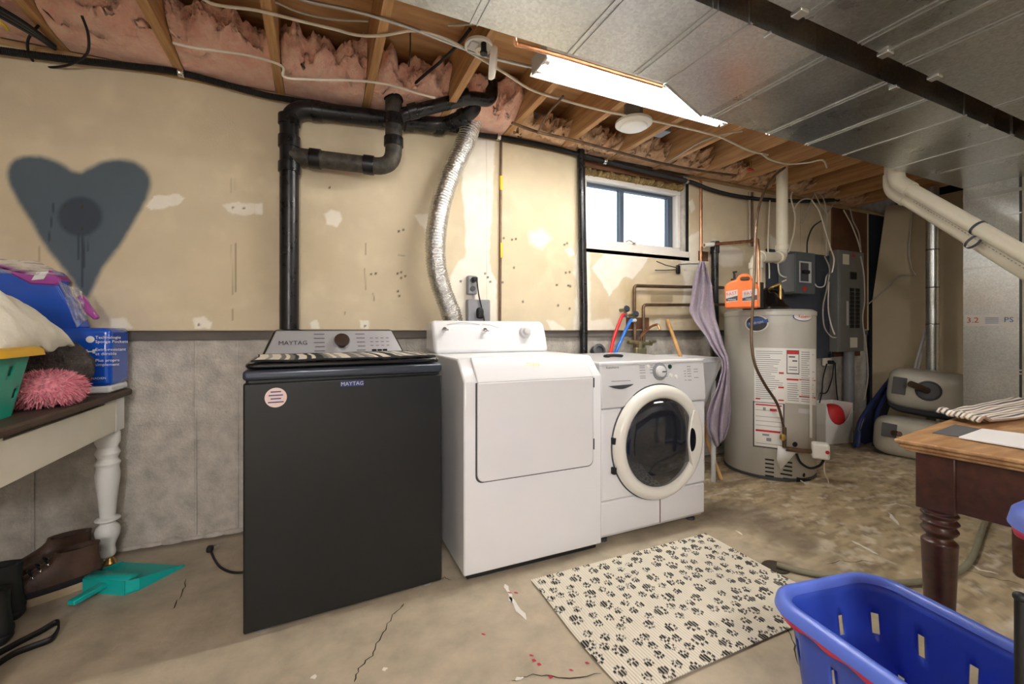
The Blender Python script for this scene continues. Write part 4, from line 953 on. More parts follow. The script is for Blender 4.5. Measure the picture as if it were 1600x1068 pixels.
# ================================================================== WATER HEATER
HC = Vector((3.115, 2.18, 0)); HR = .30; HZ = 1.18
root = thing('water_heater', 'grey cylindrical gas water heater with warning labels', 'water heater', HC)
mb = MB(); mb.lathe([(HR - .01, .015), (HR, .03), (HR, HZ - .03), (HR + .004, HZ - .028), (HR + .004, HZ), (HR - .02, HZ + .015), (.001, HZ + .02)], 72, Matrix.Translation(HC)); build('tank', mb, 'tank', root)
mb = MB(); mb.lathe([(HR - .012, 0), (HR + .002, .004), (HR + .002, .022), (HR - .012, .022)], 72, Matrix.Translation(HC)); build('base_ring', mb, 'dgrey', root)
tc_ = Vector((-HC.x, -HC.y, 0)).normalized(); rp_ = Vector((-tc_.y, tc_.x, 0))
if rp_.dot(Vector((RX, RY, 0))) < 0: rp_ = -rp_
def hoff(px): return math.asin(max(-.97, min(.97, (px - 1204.5) / 73.0)))
def hz(py, px=1204): return H - (py - 515) * (3.02 + .30 * (1 - math.cos(hoff(px)))) / FPX
def hp(px, py, d=.0): o = hoff(px); v = tc_ * math.cos(o) + rp_ * math.sin(o); return HC + v * (HR + d) + Vector((0, 0, hz(py, px)))
def arcpatch(x0, x1, y0, y1, d, m, name='label', parent=None, n=10):
    mb = MB(); vs = []
    for i in range(n + 1):
        px_ = x0 + (x1 - x0) * i / n; vs += [hp(px_, y1, d), hp(px_, y0, d)]
    mb.add(vs, [(2 * i, 2 * i + 2, 2 * i + 3, 2 * i + 1) for i in range(n)]); return build(name, mb, m, parent or root)
L1 = arcpatch(1184, 1229, 543, 628, .0012, 'label'); L2 = arcpatch(1229, 1275, 543, 626, .0012, 'label')
L3 = arcpatch(1182, 1228, 627, 699, .001, 'print'); arcpatch(1184, 1226, 629, 697, .0018, 'label', parent=L3)
arcpatch(1248, 1266, 633, 640, .001, 'lgrey')
arcpatch(1264, 1268, 545, 675, .004, 'white', 'sealant_strip', n=3)
mb = MB(); mr = MB(); rs = random.Random(2)
def strip(mb, x0, x1, y0, y1, d=.0024, n=4):
    vs = []
    for i in range(n + 1):
        px_ = x0 + (x1 - x0) * i / n; vs += [hp(px_, y1, d), hp(px_, y0, d)]
    mb.add(vs, [(2 * i, 2 * i + 2, 2 * i + 3, 2 * i + 1) for i in range(n)])
for y in np.arange(548, 624, 3.2): strip(mb, 1186, 1210 + rs.uniform(-4, 16), y, y + .9)
for y in np.arange(548, 622, 3.2): strip(mb, 1252, 1268 + rs.uniform(-8, 4), y, y + .9)
for y in np.arange(596, 622, 3.2): strip(mb, 1232, 1248 + rs.uniform(-4, 1), y, y + .9)
for y in (640, 650, 657, 664, 671, 692): strip(mb, 1186, 1224, y, y + .7, .003)
for x0, x1, y0, y1 in ((1197, 1201, 636, 641), (1196, 1206, 677, 680), (1202, 1209, 683, 688)): strip(mb, x0, x1, y0, y1, .003)
tag(build('label_print', mb, 'mgrey', L1, smooth=0), kind='stuff')
for x0, x1, y0, y1 in ((1220, 1227, 580, 582.5), (1219, 1227, 602, 604.5), (1219, 1227, 622, 624), (1186, 1193, 622, 624), (1231, 1248, 589, 591.5), (1249, 1274, 589, 590.5), (1249, 1274, 614, 616)): strip(mr, x0, x1, y0, y1)
for x0, x1, y0, y1 in ((1186, 1222, 671, 674), (1207, 1217, 637, 641), (1186, 1224, 631, 633)): strip(mr, x0, x1, y0, y1, .0034)
tag(build('label_print', mr, 'red', L1, smooth=0), kind='stuff')
w2 = arcpatch(1231, 1249, 546, 582, .002, 'print', 'warning_label', L2); w3 = MB(); strip(w3, 1232, 1248, 552, 580.5, .0026); strip(w3, 1232, 1248, 580, 580.5, .0026); build('warning_face', w3, 'label', L2, smooth=0)
w4 = MB(); strip(w4, 1232, 1248, 547, 551.5, .0028); build('warning_band', w4, 'red', L2, smooth=0)
w5 = MB(); strip(w5, 1234, 1243, 555, 557, .0032); strip(w5, 1239, 1246, 561, 563, .0032); strip(w5, 1234, 1246, 571, 572, .0032); strip(w5, 1234, 1246, 575, 576, .0032); build('warning_print', w5, 'print', L2, smooth=0)
def hdisc(px, py, rx, rz, d, m, name, parent=None, tilt=0.):
    mb = MB(); c_ = hp(px, py, d); o = hoff(px); tx = (-tc_ * math.sin(o) + rp_ * math.cos(o)); n = 28
    vs = [c_]
    for k in range(n):
        a_ = 2 * pi * k / n; xx, zz = rx * math.cos(a_), rz * math.sin(a_)
        dd_ = -(HR - math.sqrt(HR * HR - xx * xx)); vs.append(c_ + tx * xx + Vector((0, 0, zz)) + (tc_ * math.cos(o) + rp_ * math.sin(o)) * dd_)
    mb.add(vs, [(0, 1 + k, 1 + (k + 1) % n) for k in range(n)]); return build(name, mb, m, parent or root, smooth=0), c_, tx
o1, c_, tx = hdisc(1187, 505, .076, .060, .0015, 'label', 'round_sticker')
hdisc(1187, 505, .066, .052, .003, 'dgrey', 'sticker_field', o1); hdisc(1189, 500, .045, .018, .0042, 'bluep', 'sticker_top', o1)
mb = MB(); nn_ = tx.cross(Vector((0, 0, 1))); mb.quad(*(c_ + nn_ * .004 + tx * x + Vector((0, 0, z)) for x, z in ((-.06, -.022), (.078, .008), (.074, .032), (-.064, .002)))); build('sticker_band', mb, 'bluep', o1, smooth=0)
build('sticker_print', text_mb('Hydrojet', .026, c_ + nn_ * .0052 + Vector((0, 0, .006)), tx + Vector((0, 0, .2)), Vector((0, 0, 1)) - tx * .2), 'label', o1, smooth=0)
o1, c_, tx = hdisc(1256, 495, .082, .034, .0015, 'navy', 'oval_sticker'); hdisc(1256, 495, .076, .029, .003, 'label', 'sticker_field', o1)
build('sticker_print', text_mb('Reliance', .032, c_ + tx.cross(Vector((0, 0, 1))) * .006, tx, (0, 0, 1)), 'red', o1, smooth=0)
for r_ in range(5):
    for x0, x1 in ((1200, 1213), (1222 if r_ % 2 else 1226, 1239)):
        arcpatch(x0, x1, 715.5 + r_ * 6.3, 718 + r_ * 6.3, .0015, 'blackrub', 'vent_slot', n=4)
arcpatch(1245, 1270, 737, 745, .003, 'blackrub', 'access_port', n=4)
hdisc(1243, 688, .018, .018, .002, 'blackrub', 'drain_port'); hdisc(1256, 732, .012, .014, .002, 'blackrub', 'sight_port')
# gas control
g0 = hp(1262, 690, .0); gout = (tc_ * math.cos(.75) + rp_ * math.sin(.75))
gm = frame_mtx(g0 + gout * .075, gout.cross(Vector((0, 0, 1))) * -1, (0, 0, 1))
gm = frame_mtx(hp(1262, 689, .085), rp_, (0, 0, 1))
mb = MB(gm); mb.box(-.05, .05, -.055, .05, -.04, .045); gv = build('gas_control', mb, 'white', root, bevel=.014, seg=3)
mb = MB(gm); mb.lathe([(.012, 0), (.012, .004)], 16, Matrix.Translation((.035, .0, .046))); build('red_button', mb, 'red', gv)
mb = MB(); mb.tube([hp(1226, 694, .05), hp(1245, 694, .06), hp(1256, 693, .06)], .016, 12); build('gas_nipple', mb, 'brownpipe', gv)
mb = MB(); mb.tube(smoothpath([hp(1240, 700, .04), hp(1244, 712, .05), hp(1254, 718, .06), hp(1264, 712, .07), hp(1267, 703, .08)]), .008, 8); build('igniter_lead', mb, 'blackrub', gv)
mb = MB(); mb.tube(smoothpath([hp(1268, 703, .08), hp(1266, 720, .09), hp(1271, 735, .09), hp(1268, 748, .08), hp(1258, 747, .06), hp(1248, 740, .02)]), .004, 8); build('sensor_wire', mb, 'cablew', gv)
mb = MB(); a_ = hp(1216, 690, .055); mb.add([a_, hp(1237, 698, .06), hp(1220, 727, .05), hp(1215, 712, .05)], [(0, 1, 2, 3)]); single('paper_tag', mb, 'paper', 'white paper tag hanging from the gas valve of the water heater', 'tag', solid=.001)
# brown flexible gas line from the ceiling
gl = [onY(1226, 262, 2.10), onY(1205, 280, 2.0), onY(1188, 315, 1.9), onY(1181, 360, 1.85), onY(1179, 420, 1.83), onY(1176, 480, 1.82), onY(1174, 530, 1.81), onY(1180, 570, 1.80), onY(1196, 602, 1.81), onY(1214, 630, 1.84)]
gl += [hp(1222, 655, .055), hp(1224, 672, .055)]
root2 = thing('gas_line', 'brown flexible gas line curving from the ceiling down the front of the water heater', 'pipe', tuple(hp(1224, 694, .05)))
mb = MB(); mb.tube(smoothpath(gl), .0085, 12); build('line_run', mb, 'brownpipe', root2)
mb = MB(); mb.cyl(hp(1224, 662, .055), hp(1224, 692, .055), .013); build('union', mb, 'brownpipe', root2)
mb = MB(); mb.sell(hp(1221, 676, .075), (.016, .016, .022), .6, .6, 14, 8); build('shutoff', mb, 'brass', root2)
# on top: blower, exhaust pipe, fittings
tz = HZ + .02
bc = onY(1204, 470, 2.16); bc = Vector((HC.x + .02, HC.y + .03, tz))
root3 = thing('exhaust_blower', 'black plastic draft blower on top of the water heater', 'blower', bc)
mb = MB(); mb.lathe([(.16, 0), (.165, .02), (.13, .05), (.10, .12), (.075, .15)], 32, Matrix.Translation(bc)); build('housing', mb, 'blackgl', root3)
mb = MB(); mb.sell(bc + Vector((.05, -.02, .12)), (.07, .06, .06), .6, .6); build('motor', mb, 'blackrub', root3)
e0 = onY(1181, 446, 2.14); e1 = onY(1181, 402, 2.14); e2 = onY(1222, 391, 2.26); e3 = onY(1222, 255, 2.26); e3.x = e2.x
root4 = thing('vent_pipe', 'white plastic exhaust pipe with two elbows rising from the water heater to the ceiling', 'pipe', (e0.x, e0.y, tz + .02))
mb = MB(); mb.tube(fillet([(e0.x, e0.y, tz + .03), (e1.x, e1.y, e1.z), (e2.x, e2.y, e1.z + .05), (e2.x, e2.y, 2.36)], .07, 8), .041, 24); build('pipe_run', mb, 'pvc', root4)
mb = MB(); mb.cyl((e0.x, e0.y, tz + .01), (e0.x, e0.y, e0.z + .02), .05); build('rubber_boot', mb, 'blackrub', root4)
for p_, d_ in (((e0.x, e0.y, e1.z - .06), (0, 0, 1)), ((e2.x, e2.y, e1.z + .13), (0, 0, 1)), ((e1.x + .08, e1.y + .02, e1.z + .012), (e2.x - e1.x, e2.y - e1.y, .05)), ((e2.x - .09, e2.y - .03, e1.z + .04), (e2.x - e1.x, e2.y - e1.y, .05))):
    d_ = Vector(d_).normalized() * .022; mb = MB(); mb.cyl(Vector(p_) - d_, Vector(p_) + d_, .048, n=24); build('coupling', mb, 'pvc', root4, bevel=.003)
mb = MB(); mb.tube([onY(1185.5, 480, 2.06), onY(1185.5, 395, 2.06), onY(1184, 374, 2.1)], .0095, 12); single('copper_pipe', mb, 'copper', 'upright copper pipe on the heater beside the orange jug', 'pipe')
mb = MB(); mb.tube(fillet([onY(1219, 468, 2.1), onY(1219, 443, 2.1), onY(1207, 448, 2.12), onY(1202, 452, 2.15)], .02), .010, 12); single('gas_fitting', mb, 'brass', 'short golden elbow pipe beside the black blower', 'pipe')
# orange jug
jc = onY(1159, 481, 2.03); jb = Vector((jc.x, 2.03, tz - .004))
jm_ = frame_mtx(jb, rp_, tc_ * -1)
root5 = thing('cleaner_jug', 'orange plastic hand cleaner jug with black pump on the water heater', 'jug', jb)
mb = MB(jm_); po_ = [(-.098, 0), (.098, 0), (.10, .02), (.10, .13), (.088, .165), (.06, .175), (.065, .20), (.045, .228), (.0, .232), (-.02, .215), (-.03, .195), (-.06, .188), (-.095, .165), (-.10, .14), (-.10, .02)]
mb.prism(po_, 'y', -.055, .055); jug = build('bottle', mb, 'orange', root5, bevel=.018, seg=3)
mb = MB(jm_); mb.sell((.022, -.05, .196), (.030, .012, .014), .6, .6); build('handle_hole', mb, 'brown', jug)
for x0, x1, s_ in ((-.092, -.022, 'FAST'), (.006, .092, 'FAST')):
    mb = MB(jm_); mb.add([(x0, -.0565, .042), (x1, -.0565, .048), (x1, -.0565, .125), (x0, -.0565, .115)], [(0, 1, 2, 3)]); lb = build('label', mb, 'lgrey', jug, smooth=0)
    mb = MB(jm_); mb.add([(x0, -.0572, .048), (x1, -.0572, .052), (x1, -.0572, .085), (x0, -.0572, .066)], [(0, 1, 2, 3)]); build('label_field', mb, 'print', lb, smooth=0)
    build('label_print', text_mb(s_, .030, jm_ @ Vector(((x0 + x1) / 2, -.0575, .098)), rp_ + Vector((0, 0, .18)), Vector((0, 0, 1)) - rp_ * .18), 'red', lb, smooth=0)
    build('label_print', text_mb('ORANGE', .012, jm_ @ Vector(((x0 + x1) / 2, -.058, .058)), rp_, (0, 0, 1)), 'label', lb, smooth=0)
mb = MB(jm_); mb.lathe([(.022, 0), (.022, .016), (.008, .02), (.007, .05)], 16, Matrix.Translation((-.045, 0, .188))); mb.tube([(-.045, 0, .235), (-.05, -.01, .25), (-.03, -.03, .248)], .006, 8); build('pump', mb, 'blackrub', root5)

# ================================================================== ELECTRICAL CORNER
mb = MB(); a, b = onY(1196, 0, WY).x, onY(1296, 0, WY).x
mb.box(a, b, WY - .016, WY - .001, onY(1260, 560, WY).z, onY(1260, 396, WY).z); single('backing_board', mb, 'board', 'dark painted plywood board behind the grey disconnect box', 'board')
a, b = onY(1300, 0, WY).x, onY(1352, 0, WY).x
mb = MB(); mb.box(a - .02, b, WY - .016, WY - .001, 1.055, onY(1330, 330, WY).z); mb.box(a - .10, b - .05, CY - .02, CY - .001, .78, .995); single('backing_board', mb, 'brown', 'brown plywood board behind the breaker panel', 'board')
def ebox(x0, x1, y0, y1, dep, m, name, label, cat):
    a = onY(x0, y1, WY - dep); b = onY(x1, y0, WY - dep); xm = (a.x + b.x) / 2
    z0, z1 = onY((x0 + x1) / 2, y1, WY - dep).z, onY((x0 + x1) / 2, y0, WY - dep).z
    r = thing(name, label, cat, (xm, WY - .02, z0)); mb = MB(); mb.box(a.x, b.x, WY - dep, WY - .017, z0, z1); build('enclosure', mb, m, r, bevel=.006)
    return r, a.x, b.x, z0, z1
r, x0, x1, z0, z1 = ebox(1243, 1274, 394, 459, .17, 'elec', 'disconnect_box', 'dark grey electrical disconnect box with a window and red sticker', 'electrical box')
yf = WY - .17; zz = z1 - z0
mb = MB(); mb.box(x0 + (x1 - x0) * .18, x0 + (x1 - x0) * .78, yf - .004, yf + .001, z0 + zz * .27, z0 + zz * .78); wf = build('switch_window', mb, 'lgrey', r, bevel=.002)
mb = MB(); mb.box(x0 + (x1 - x0) * .22, x0 + (x1 - x0) * .62, yf - .006, yf - .003, z0 + zz * .30, z0 + zz * .74); build('window_recess', mb, 'dgrey', wf)
mb = MB(); mb.box(x0 + (x1 - x0) * .28, x0 + (x1 - x0) * .56, yf - .03, yf - .005, z0 + zz * .48, z0 + zz * .56); build('switch_lever', mb, 'blackrub', wf, bevel=.003)
mb = MB(); mb.lathe([(.024, 0), (.024, .002)], 20, axis_mtx((x0 + (x1 - x0) * .45, yf, z0 + zz * .12), (0, -1, 0))); build('sticker', mb, 'red', r)
mb = MB(); mb.box(x0 - .004, x0 + .001, yf + .01, WY - .02, z0 + .02, z1 - .02); build('side_cover', mb, 'mgrey', r)
r, x0, x1, z0, z1 = ebox(1310, 1350, 392, 549, .10, 'elecp', 'breaker_panel', 'tall grey breaker panel with two black breaker rows', 'electrical panel')
yf = WY - .10; zz = z1 - z0; xx = x1 - x0
mb = MB(); mb.box(x0 + .015, x1 - .015, yf - .006, yf + .001, z0 + .02, z1 - .02); cv = build('cover', mb, 'elecp', r, bevel=.003)
for k in (0, 1):
    for j in range(10):
        mb = MB(); u = x0 + xx * (.40 + .22 * k); z_ = z0 + zz * (.235 + j * .04); mb.box(u, u + xx * .15, yf - .014, yf - .005, z_, z_ + zz * .036); build('breaker', mb, 'blackrub', cv, bevel=.002)
mb = MB(); mb.box(x0 + xx * .42, x0 + xx * .66, yf - .012, yf - .005, z0 + zz * .72, z0 + zz * .79); build('main_breaker', mb, 'blackrub', cv, bevel=.002)
mb = MB(); mb.box(x0 + xx * .14, x0 + xx * .38, yf - .0075, yf - .005, z0 + zz * .86, z0 + zz * .96); build('notice', mb, 'cream', cv)
mb = MB(); mb.box(x0 + xx * .42, x0 + xx * .70, yf - .0075, yf - .005, z0 + zz * .04, z0 + zz * .14); build('notice', mb, 'cream', cv)
mb = MB(); mb.box(x0 + xx * .50, x0 + xx * .60, yf - .0075, yf - .005, z0 + zz * .94, z0 + zz * .97); build('notice', mb, 'red', cv)
mb = MB(); mb.box(x0 + xx * .28, x0 + xx * .36, yf - .0075, yf - .005, z0 + zz * .26, z0 + zz * .5); build('breaker_list', mb, 'lgrey', cv)
mb = MB(); mb.tube([(x0 + xx * .62, WY - .05, z0), (x0 + xx * .62, WY - .05, .25)], .045, 16); single('service_conduit', mb, 'mgrey', 'wide grey conduit dropping from under the breaker panel', 'conduit')
a = onY(1294, 560, CY - .05)
root = thing('wall_outlet', 'cream double outlet on the concrete below the breaker panel', 'outlet', (a.x, CY - .03, a.z - .06))
mb = MB(); mb.box(a.x - .05, a.x + .06, CY - .05, CY - .021, a.z - .07, a.z + .07); build('plate', mb, 'cream', root, bevel=.006)
for k in (-1, 1):
    mb = MB(); mb.box(a.x - .015, a.x + .03, CY - .09, CY - .05, a.z + k * .034 - .018, a.z + k * .034 + .018); build('plug', mb, 'blackrub', root, bevel=.006)
for pts in ([(1292, 568), (1286, 590), (1284, 614), (1279, 640), (1284, 668), (1296, 678)], [(1303, 564), (1300, 590), (1292, 612), (1282, 614)], [(1305, 566), (1306, 595), (1309, 625), (1314, 640)]):
    cable([onY(x, y, CY - .06) for x, y in pts], .006, 'blackrub', '', parent=root, name='cord')
# loose wires around the panel
WIRES = [([(1238, 300), (1236, 310), (1242, 335), (1241, 360), (1236, 380), (1231, 397)], 'cablew'), ([(1240, 330), (1246, 318), (1256, 311), (1268, 311)], 'cablew'), ([(1310, 272), (1295, 285), (1279, 293), (1270, 309), (1262, 330), (1255, 346), (1250, 350)], 'cableg'),
 ([(1272, 300), (1282, 320), (1292, 334), (1292, 360), (1291, 400)], 'cableg'), ([(1268, 312), (1280, 330), (1288, 355), (1297, 385), (1303, 405), (1300, 425)], 'cablew'), ([(1311, 288), (1309, 305), (1300, 322), (1292, 333)], 'cableg'), ([(1276, 296), (1286, 310), (1291, 330), (1285, 352)], 'cableg'),
 ([(1318, 328), (1330, 350), (1340, 375), (1345, 393)], 'cablew'), ([(1328, 325), (1333, 345), (1342, 365), (1345, 392)], 'cableg'), ([(1288, 400), (1296, 420), (1292, 450), (1286, 480), (1288, 510), (1298, 525), (1306, 527)], 'cableg'), ([(1295, 440), (1294, 480), (1298, 505), (1304, 522)], 'cablew'),
 ([(1272, 442), (1278, 448), (1288, 446), (1292, 430), (1300, 425)], 'cablew'), ([(1345, 400), (1350, 430), (1351, 470), (1348, 500), (1354, 545), (1356, 590), (1350, 625)], 'cableg'), ([(1283, 345), (1270, 355), (1262, 375), (1261, 396)], 'blackrub'), ([(1330, 275), (1325, 292), (1321, 300)], 'blackrub'),
 ([(1215, 400), (1217, 425), (1224, 432), (1234, 434), (1222, 440)], 'cablew'), ([(1203, 313), (1200, 380), (1202, 420), (1202, 435)], 'cablew')]
for k, (pts, m) in enumerate(WIRES):
    sp_ = .03 + .012 * (k % 5)
    cable([onY(x, y, WY - .06 - sp_ - (.09 if x > 1296 and y > 385 else 0)) for x, y in pts], .0058, m, {'cablew': 'loose white wire dangling around the breaker panel', 'cableg': 'loose grey wire dangling around the breaker panel', 'blackrub': 'short black wire dangling near the breaker panel'}[m], group={'cablew': 'white panel wires', 'cableg': 'grey panel wires', 'blackrub': 'black panel wires'}[m], name='wire')
cable([onX(1447, 293, XR - .03), onX(1428, 325, XR - .03), onX(1423, 360, XR - .03), onX(1420, 395, XR - .03), onX(1425, 420, XR - .03), onX(1429, 430, XR - .03), onX(1405, 430, XR - .03), onX(1385, 450, XR - .03), onX(1360, 472, XR - .03), onX(1348, 483, XR - .06)], .006, 'cableg', 'pale cable tacked across the tan end wall', name='wire')
# ================================================================== RIGHT-HAND PIPES AND CLUTTER
for k, (p0, p1, lab) in enumerate(((onT(1400, 283, 2.92), onT(1612, 404, 2.25), 'upper of two white plastic pipes slanting down to the plenum'), (onT(1393, 297, 3.00), onT(1612, 430, 2.33), 'lower of two white plastic pipes slanting down, with printed lettering'))):
    root = thing('furnace_pipe', lab, 'pipe', (p1.x, p1.y, p1.z - .04))
    d = (p1 - p0).normalized(); end = p1 + d * .5
    mb = MB(); mb.tube(fillet([(p0.x, p0.y + .0, 2.28), p0, end], .06, 8), .040, 22); build('pipe_run', mb, 'pvc', root)
    mb = MB(); mb.tube(fillet([(p0.x, p0.y, p0.z + .11), p0, p0 + d * .13], .07, 8), .047, 22); build('elbow', mb, 'pvc', root)
    if k:
        mb = MB()
        vw = Vector((-p0.x, -p0.y, 0)).normalized(); vw = (vw - d * vw.dot(d)).normalized()
        for j in range(38):
            c0 = p0 + d * (.2 + j * .022) + vw * .0403; u = d * random.uniform(.006, .014); n_ = vw.cross(d) * .004; mb.quad(c0, c0 + u, c0 + u + n_, c0 + n_)
        tag(build('pipe_print', mb, 'mgrey', root, smooth=0), kind='stuff')
    else:
        c0 = p0 + d * .62; mb = MB(); mb.lathe([(.043, -.008), (.043, .008)], 20, axis_mtx(c0, d), caps=False); mb.lathe([(.043, -.008), (.043, .008)], 20, axis_mtx(c0 + Vector((0, .02, -.075)), d), caps=False); build('wire_tie', mb, 'dgrey', root)
root = thing('furnace', 'grey sheet metal furnace cabinet fed by the two slanting white pipes', 'furnace', (3.40, .45, 0))
mb = MB(); mb.box(3.05, 3.75, .15, .74, .04, 1.26); build('cabinet', mb, 'lgrey', root, bevel=.008)
for z0, z1 in ((.08, .62), (.65, 1.22)):
    mb = MB(); mb.box(3.038, 3.05, .18, .71, z0, z1); pn = build('door_panel', mb, 'elecp', root, bevel=.004)
    mb = MB(); mb.box(3.026, 3.038, .36, .53, z1 - .09, z1 - .06); build('grip', mb, 'blackrub', pn, bevel=.003)
mb = MB(); mb.box(3.07, 3.73, .17, .72, 0, .04); build('plinth', mb, 'dgrey', root)
q = onX(1457, 500, 4.9)
mb = MB(); mb.tube([(4.9, q.y, 0)] + [(4.9, q.y, z) for z in (.5, 1.2, 1.8)] + [(4.9, q.y, 2.298)], .044, 22)
root = thing('vent_stack', 'galvanised round metal pipe standing floor to ceiling by the end wall', 'pipe', (4.9, q.y, 0)); build('pipe_run', mb, 'galv2', root)
for z in (.62, 1.1, 1.42, 1.75):
    mb = MB(); mb.lathe([(.045, -.004), (.047, 0), (.045, .004)], 22, Matrix.Translation((4.9, q.y, z)), caps=False); build('crimp', mb, 'dgrey', root)
for k, (x0, y0) in enumerate(((1446, 514), (1449, 516))):
    mb = MB(); mb.tube([onX(x0, y0, 5.02 + .03 * k), onX(1430 + k * 5, 572, 4.95 + .03 * k), onX(1412 + k * 6, 640, 4.90 + .03 * k)], .010, 10); single('metal_pole', mb, 'lgrey', 'thin pale pole leaning behind the grey seats', 'pole', 'pale poles behind the seats')
def seat(cx, cy, t, hw, hh, tilt, label, dy, base_z=None):
    c = onT(cx, cy, t); view = Vector((-c.x, -c.y, .25)).normalized(); rt = Vector((view.y, -view.x, 0)).normalized() * -1
    if rt.dot(Vector((RX, RY, 0))) < 0: rt = -rt
    rt = (rt + Vector((0, 0, -tilt))).normalized(); m = frame_mtx(c, rt, Vector((0, 0, 1)))
    if (m.to_3x3() @ Vector((0, 0, 1))).dot(view) < 0: m = frame_mtx(c, rt, Vector((0, 0, 1))) @ Matrix.Scale(-1, 4, (0, 0, 1))
    r = thing('boat_seat', label, 'seat', (c.x, c.y, c.z - hh)); mb = MB(m); mb.sell((0, 0, 0), (hw, hh, .13), .55, .42, 48, 20); build('shell', mb, 'seat', r, smooth=60)
    mb = MB(m); mb.sell((0, -.03, -.03), (hw * .98, hh * 1.14, .10), .5, .42, 48, 16); build('cushion', mb, 'dgrey', r, smooth=60)
    return r, m
r, m = seat(1453, 610, 3.62, .27, .172, .10, 'upper grey moulded seat with a round swivel mount, stacked on another', 0)
mb = MB(m); mb.prism(rrect(-.235, -.145, -.055, .09, .006), 'z', .10, .132); build('dark_patch', mb, 'greypaper', r)
mb = MB(m); mb.lathe([(.082, .10), (.082, .138), (.072, .142), (.068, .134), (.03, .134)], 32, Matrix.Translation((-.01, .01, 0))); pl = build('swivel_plate', mb, 'dgrey', r)
mb = MB(m); mb.tube([(-.02, .01, .13), (-.05, .03, .19), (-.12, .06, .27)], .026, 16); build('swivel_post', mb, 'brownpipe', pl)
r, m = seat(1437, 686, 3.52, .29, .162, .06, 'lower grey moulded seat resting on the floor under the other', 0)
mb = MB(m); mb.prism(rrect(-.235, -.14, .0, .11, .006), 'z', .10, .134); build('dark_patch', mb, 'greypaper', r)
mb = MB(m); mb.tube([(-.16, .04, .13), (-.12, .05, .19)], .02, 14); build('swivel_post', mb, 'brownpipe', r)
# navy folded chair
root = thing('folding_chair', 'navy blue folded camp chair leaning beside the grey seats', 'chair', tuple(onT(1375, 698, 3.75)))
A = [onT(1337, 690, 3.75), onT(1345, 655, 3.8), onT(1375, 612, 3.95), onT(1393, 590, 4.0)]
def slab(pts, th, name, m):
    mb = MB(); n = len(pts); c_ = sum(pts, Vector()) / n; dv_ = Vector((-c_.x, -c_.y, 0)).normalized() * th
    mb.add(list(pts) + [p - dv_ for p in pts], [tuple(range(n)), tuple(range(2 * n - 1, n - 1, -1))] + [(i, n + i, n + (i + 1) % n, (i + 1) % n) for i in range(n)]); return build(name, mb, m, root, bevel=.01)
slab([onT(*p) for p in ((1340, 688, 3.75), (1352, 650, 3.8), (1372, 618, 3.9), (1390, 588, 4.05), (1398, 594, 4.05), (1394, 625, 4.0), (1384, 655, 3.92), (1366, 690, 3.80), (1352, 695, 3.75))], .10, 'fabric', 'bluefab')
mb = MB(); mb.tube(smoothpath(A), .016, 10); build('frame_tube', mb, 'bluefr', root)
mb = MB(); mb.tube(smoothpath([onT(1366, 697, 3.7), onT(1368, 670, 3.72), onT(1372, 640, 3.82), onT(1394, 600, 4.0)]), .016, 10); build('frame_tube', mb, 'bluefr', root)
mb = MB(); mb.tube(smoothpath([onT(1335, 696, 3.7), onT(1340, 692, 3.72), onT(1342, 672, 3.75)]), .018, 10); build('frame_foot', mb, 'bluefr', root)
# white bin with red contents
bn = onZ(1312, 692, 0); bm_ = frame_mtx((bn.x, bn.y + .09, .0), Vector((RX, RY + .25, 0)), Vector((-RY, RX, 0)))
root = thing('storage_bin', 'white magazine-style bin with a scooped front on the floor below the panel', 'bin', (bn.x, bn.y + .09, 0))
sc = [(-.15, .0), (.15, .0), (.16, .37)] + [(.145 * math.cos(t), .36 - .19 * math.sin(t)) for t in np.linspace(0.1, pi - .1, 12)] + [(-.16, .37)]
mb = MB(bm_); mb.prism(sc, 'y', -.10, -.092); mb.box(-.16, .16, .092, .10, 0, .37); mb.box(-.16, -.152, -.1, .1, 0, .37); mb.box(.152, .16, -.1, .1, 0, .37); mb.box(-.155, .155, -.095, .095, 0, .01); build('body', mb, 'white', root, smooth=0)
mb = MB(bm_); mb.sell((.03, 0, .20), (.115, .08, .15), .8, .8); single('red_cloth', mb, 'red', 'red cloth bundled inside the white bin', 'cloth')

# ================================================================== RIGHT TABLE
TA = math.radians(7.5); TM = Matrix.Translation((1.56, .70, 0)) @ Matrix.Rotation(TA, 4, 'Z')
TZ = .727; TL, TW = 1.25, .85
root = thing('dining_table', 'dark brown wooden table with turned leg and worn top', 'table', TM @ Vector((TL / 2, -TW / 2, 0)))
mb = MB(TM); mb.box(0, TL, -TW, 0, TZ - .012, TZ); mb.box(.008, TL - .008, -TW + .008, -.008, TZ - .024, TZ - .012); mb.box(.018, TL - .018, -TW + .018, -.018, TZ - .034, TZ - .024); build('top', mb, 'topwood', root, bevel=.004)
for x0, x1, y0, y1 in ((.05, .075, -TW + .08, -.08), (TL - .075, TL - .05, -TW + .08, -.08), (.08, TL - .08, -.07, -.045), (.08, TL - .08, -TW + .045, -TW + .07)):
    mb = MB(TM); mb.box(x0, x1, y0, y1, TZ - .19, TZ - .034); build('apron', mb, 'darkwood', root, bevel=.002)
pr = [(.012, 0), (.030, .01), (.031, .05), (.034, .25), (.040, .42), (.041, .435), (.030, .445), (.028, .452), (.037, .46), (.043, .47), (.037, .478), (.034, .484), (.045, .493), (.036, .502), (.034, .507), (.044, .515), (.036, .524), (.042, .532)]
for x, y in ((.08, -.08), (.08, -TW + .08), (TL - .08, -.08), (TL - .08, -TW + .08)):
    mb = MB(TM); mb.lathe(pr, 28, Matrix.Translation((x, y, 0))); mb.box(x - .042, x + .042, y - .042, y + .042, .53, TZ - .034); build('leg', mb, 'darkwood', root, bevel=.003)
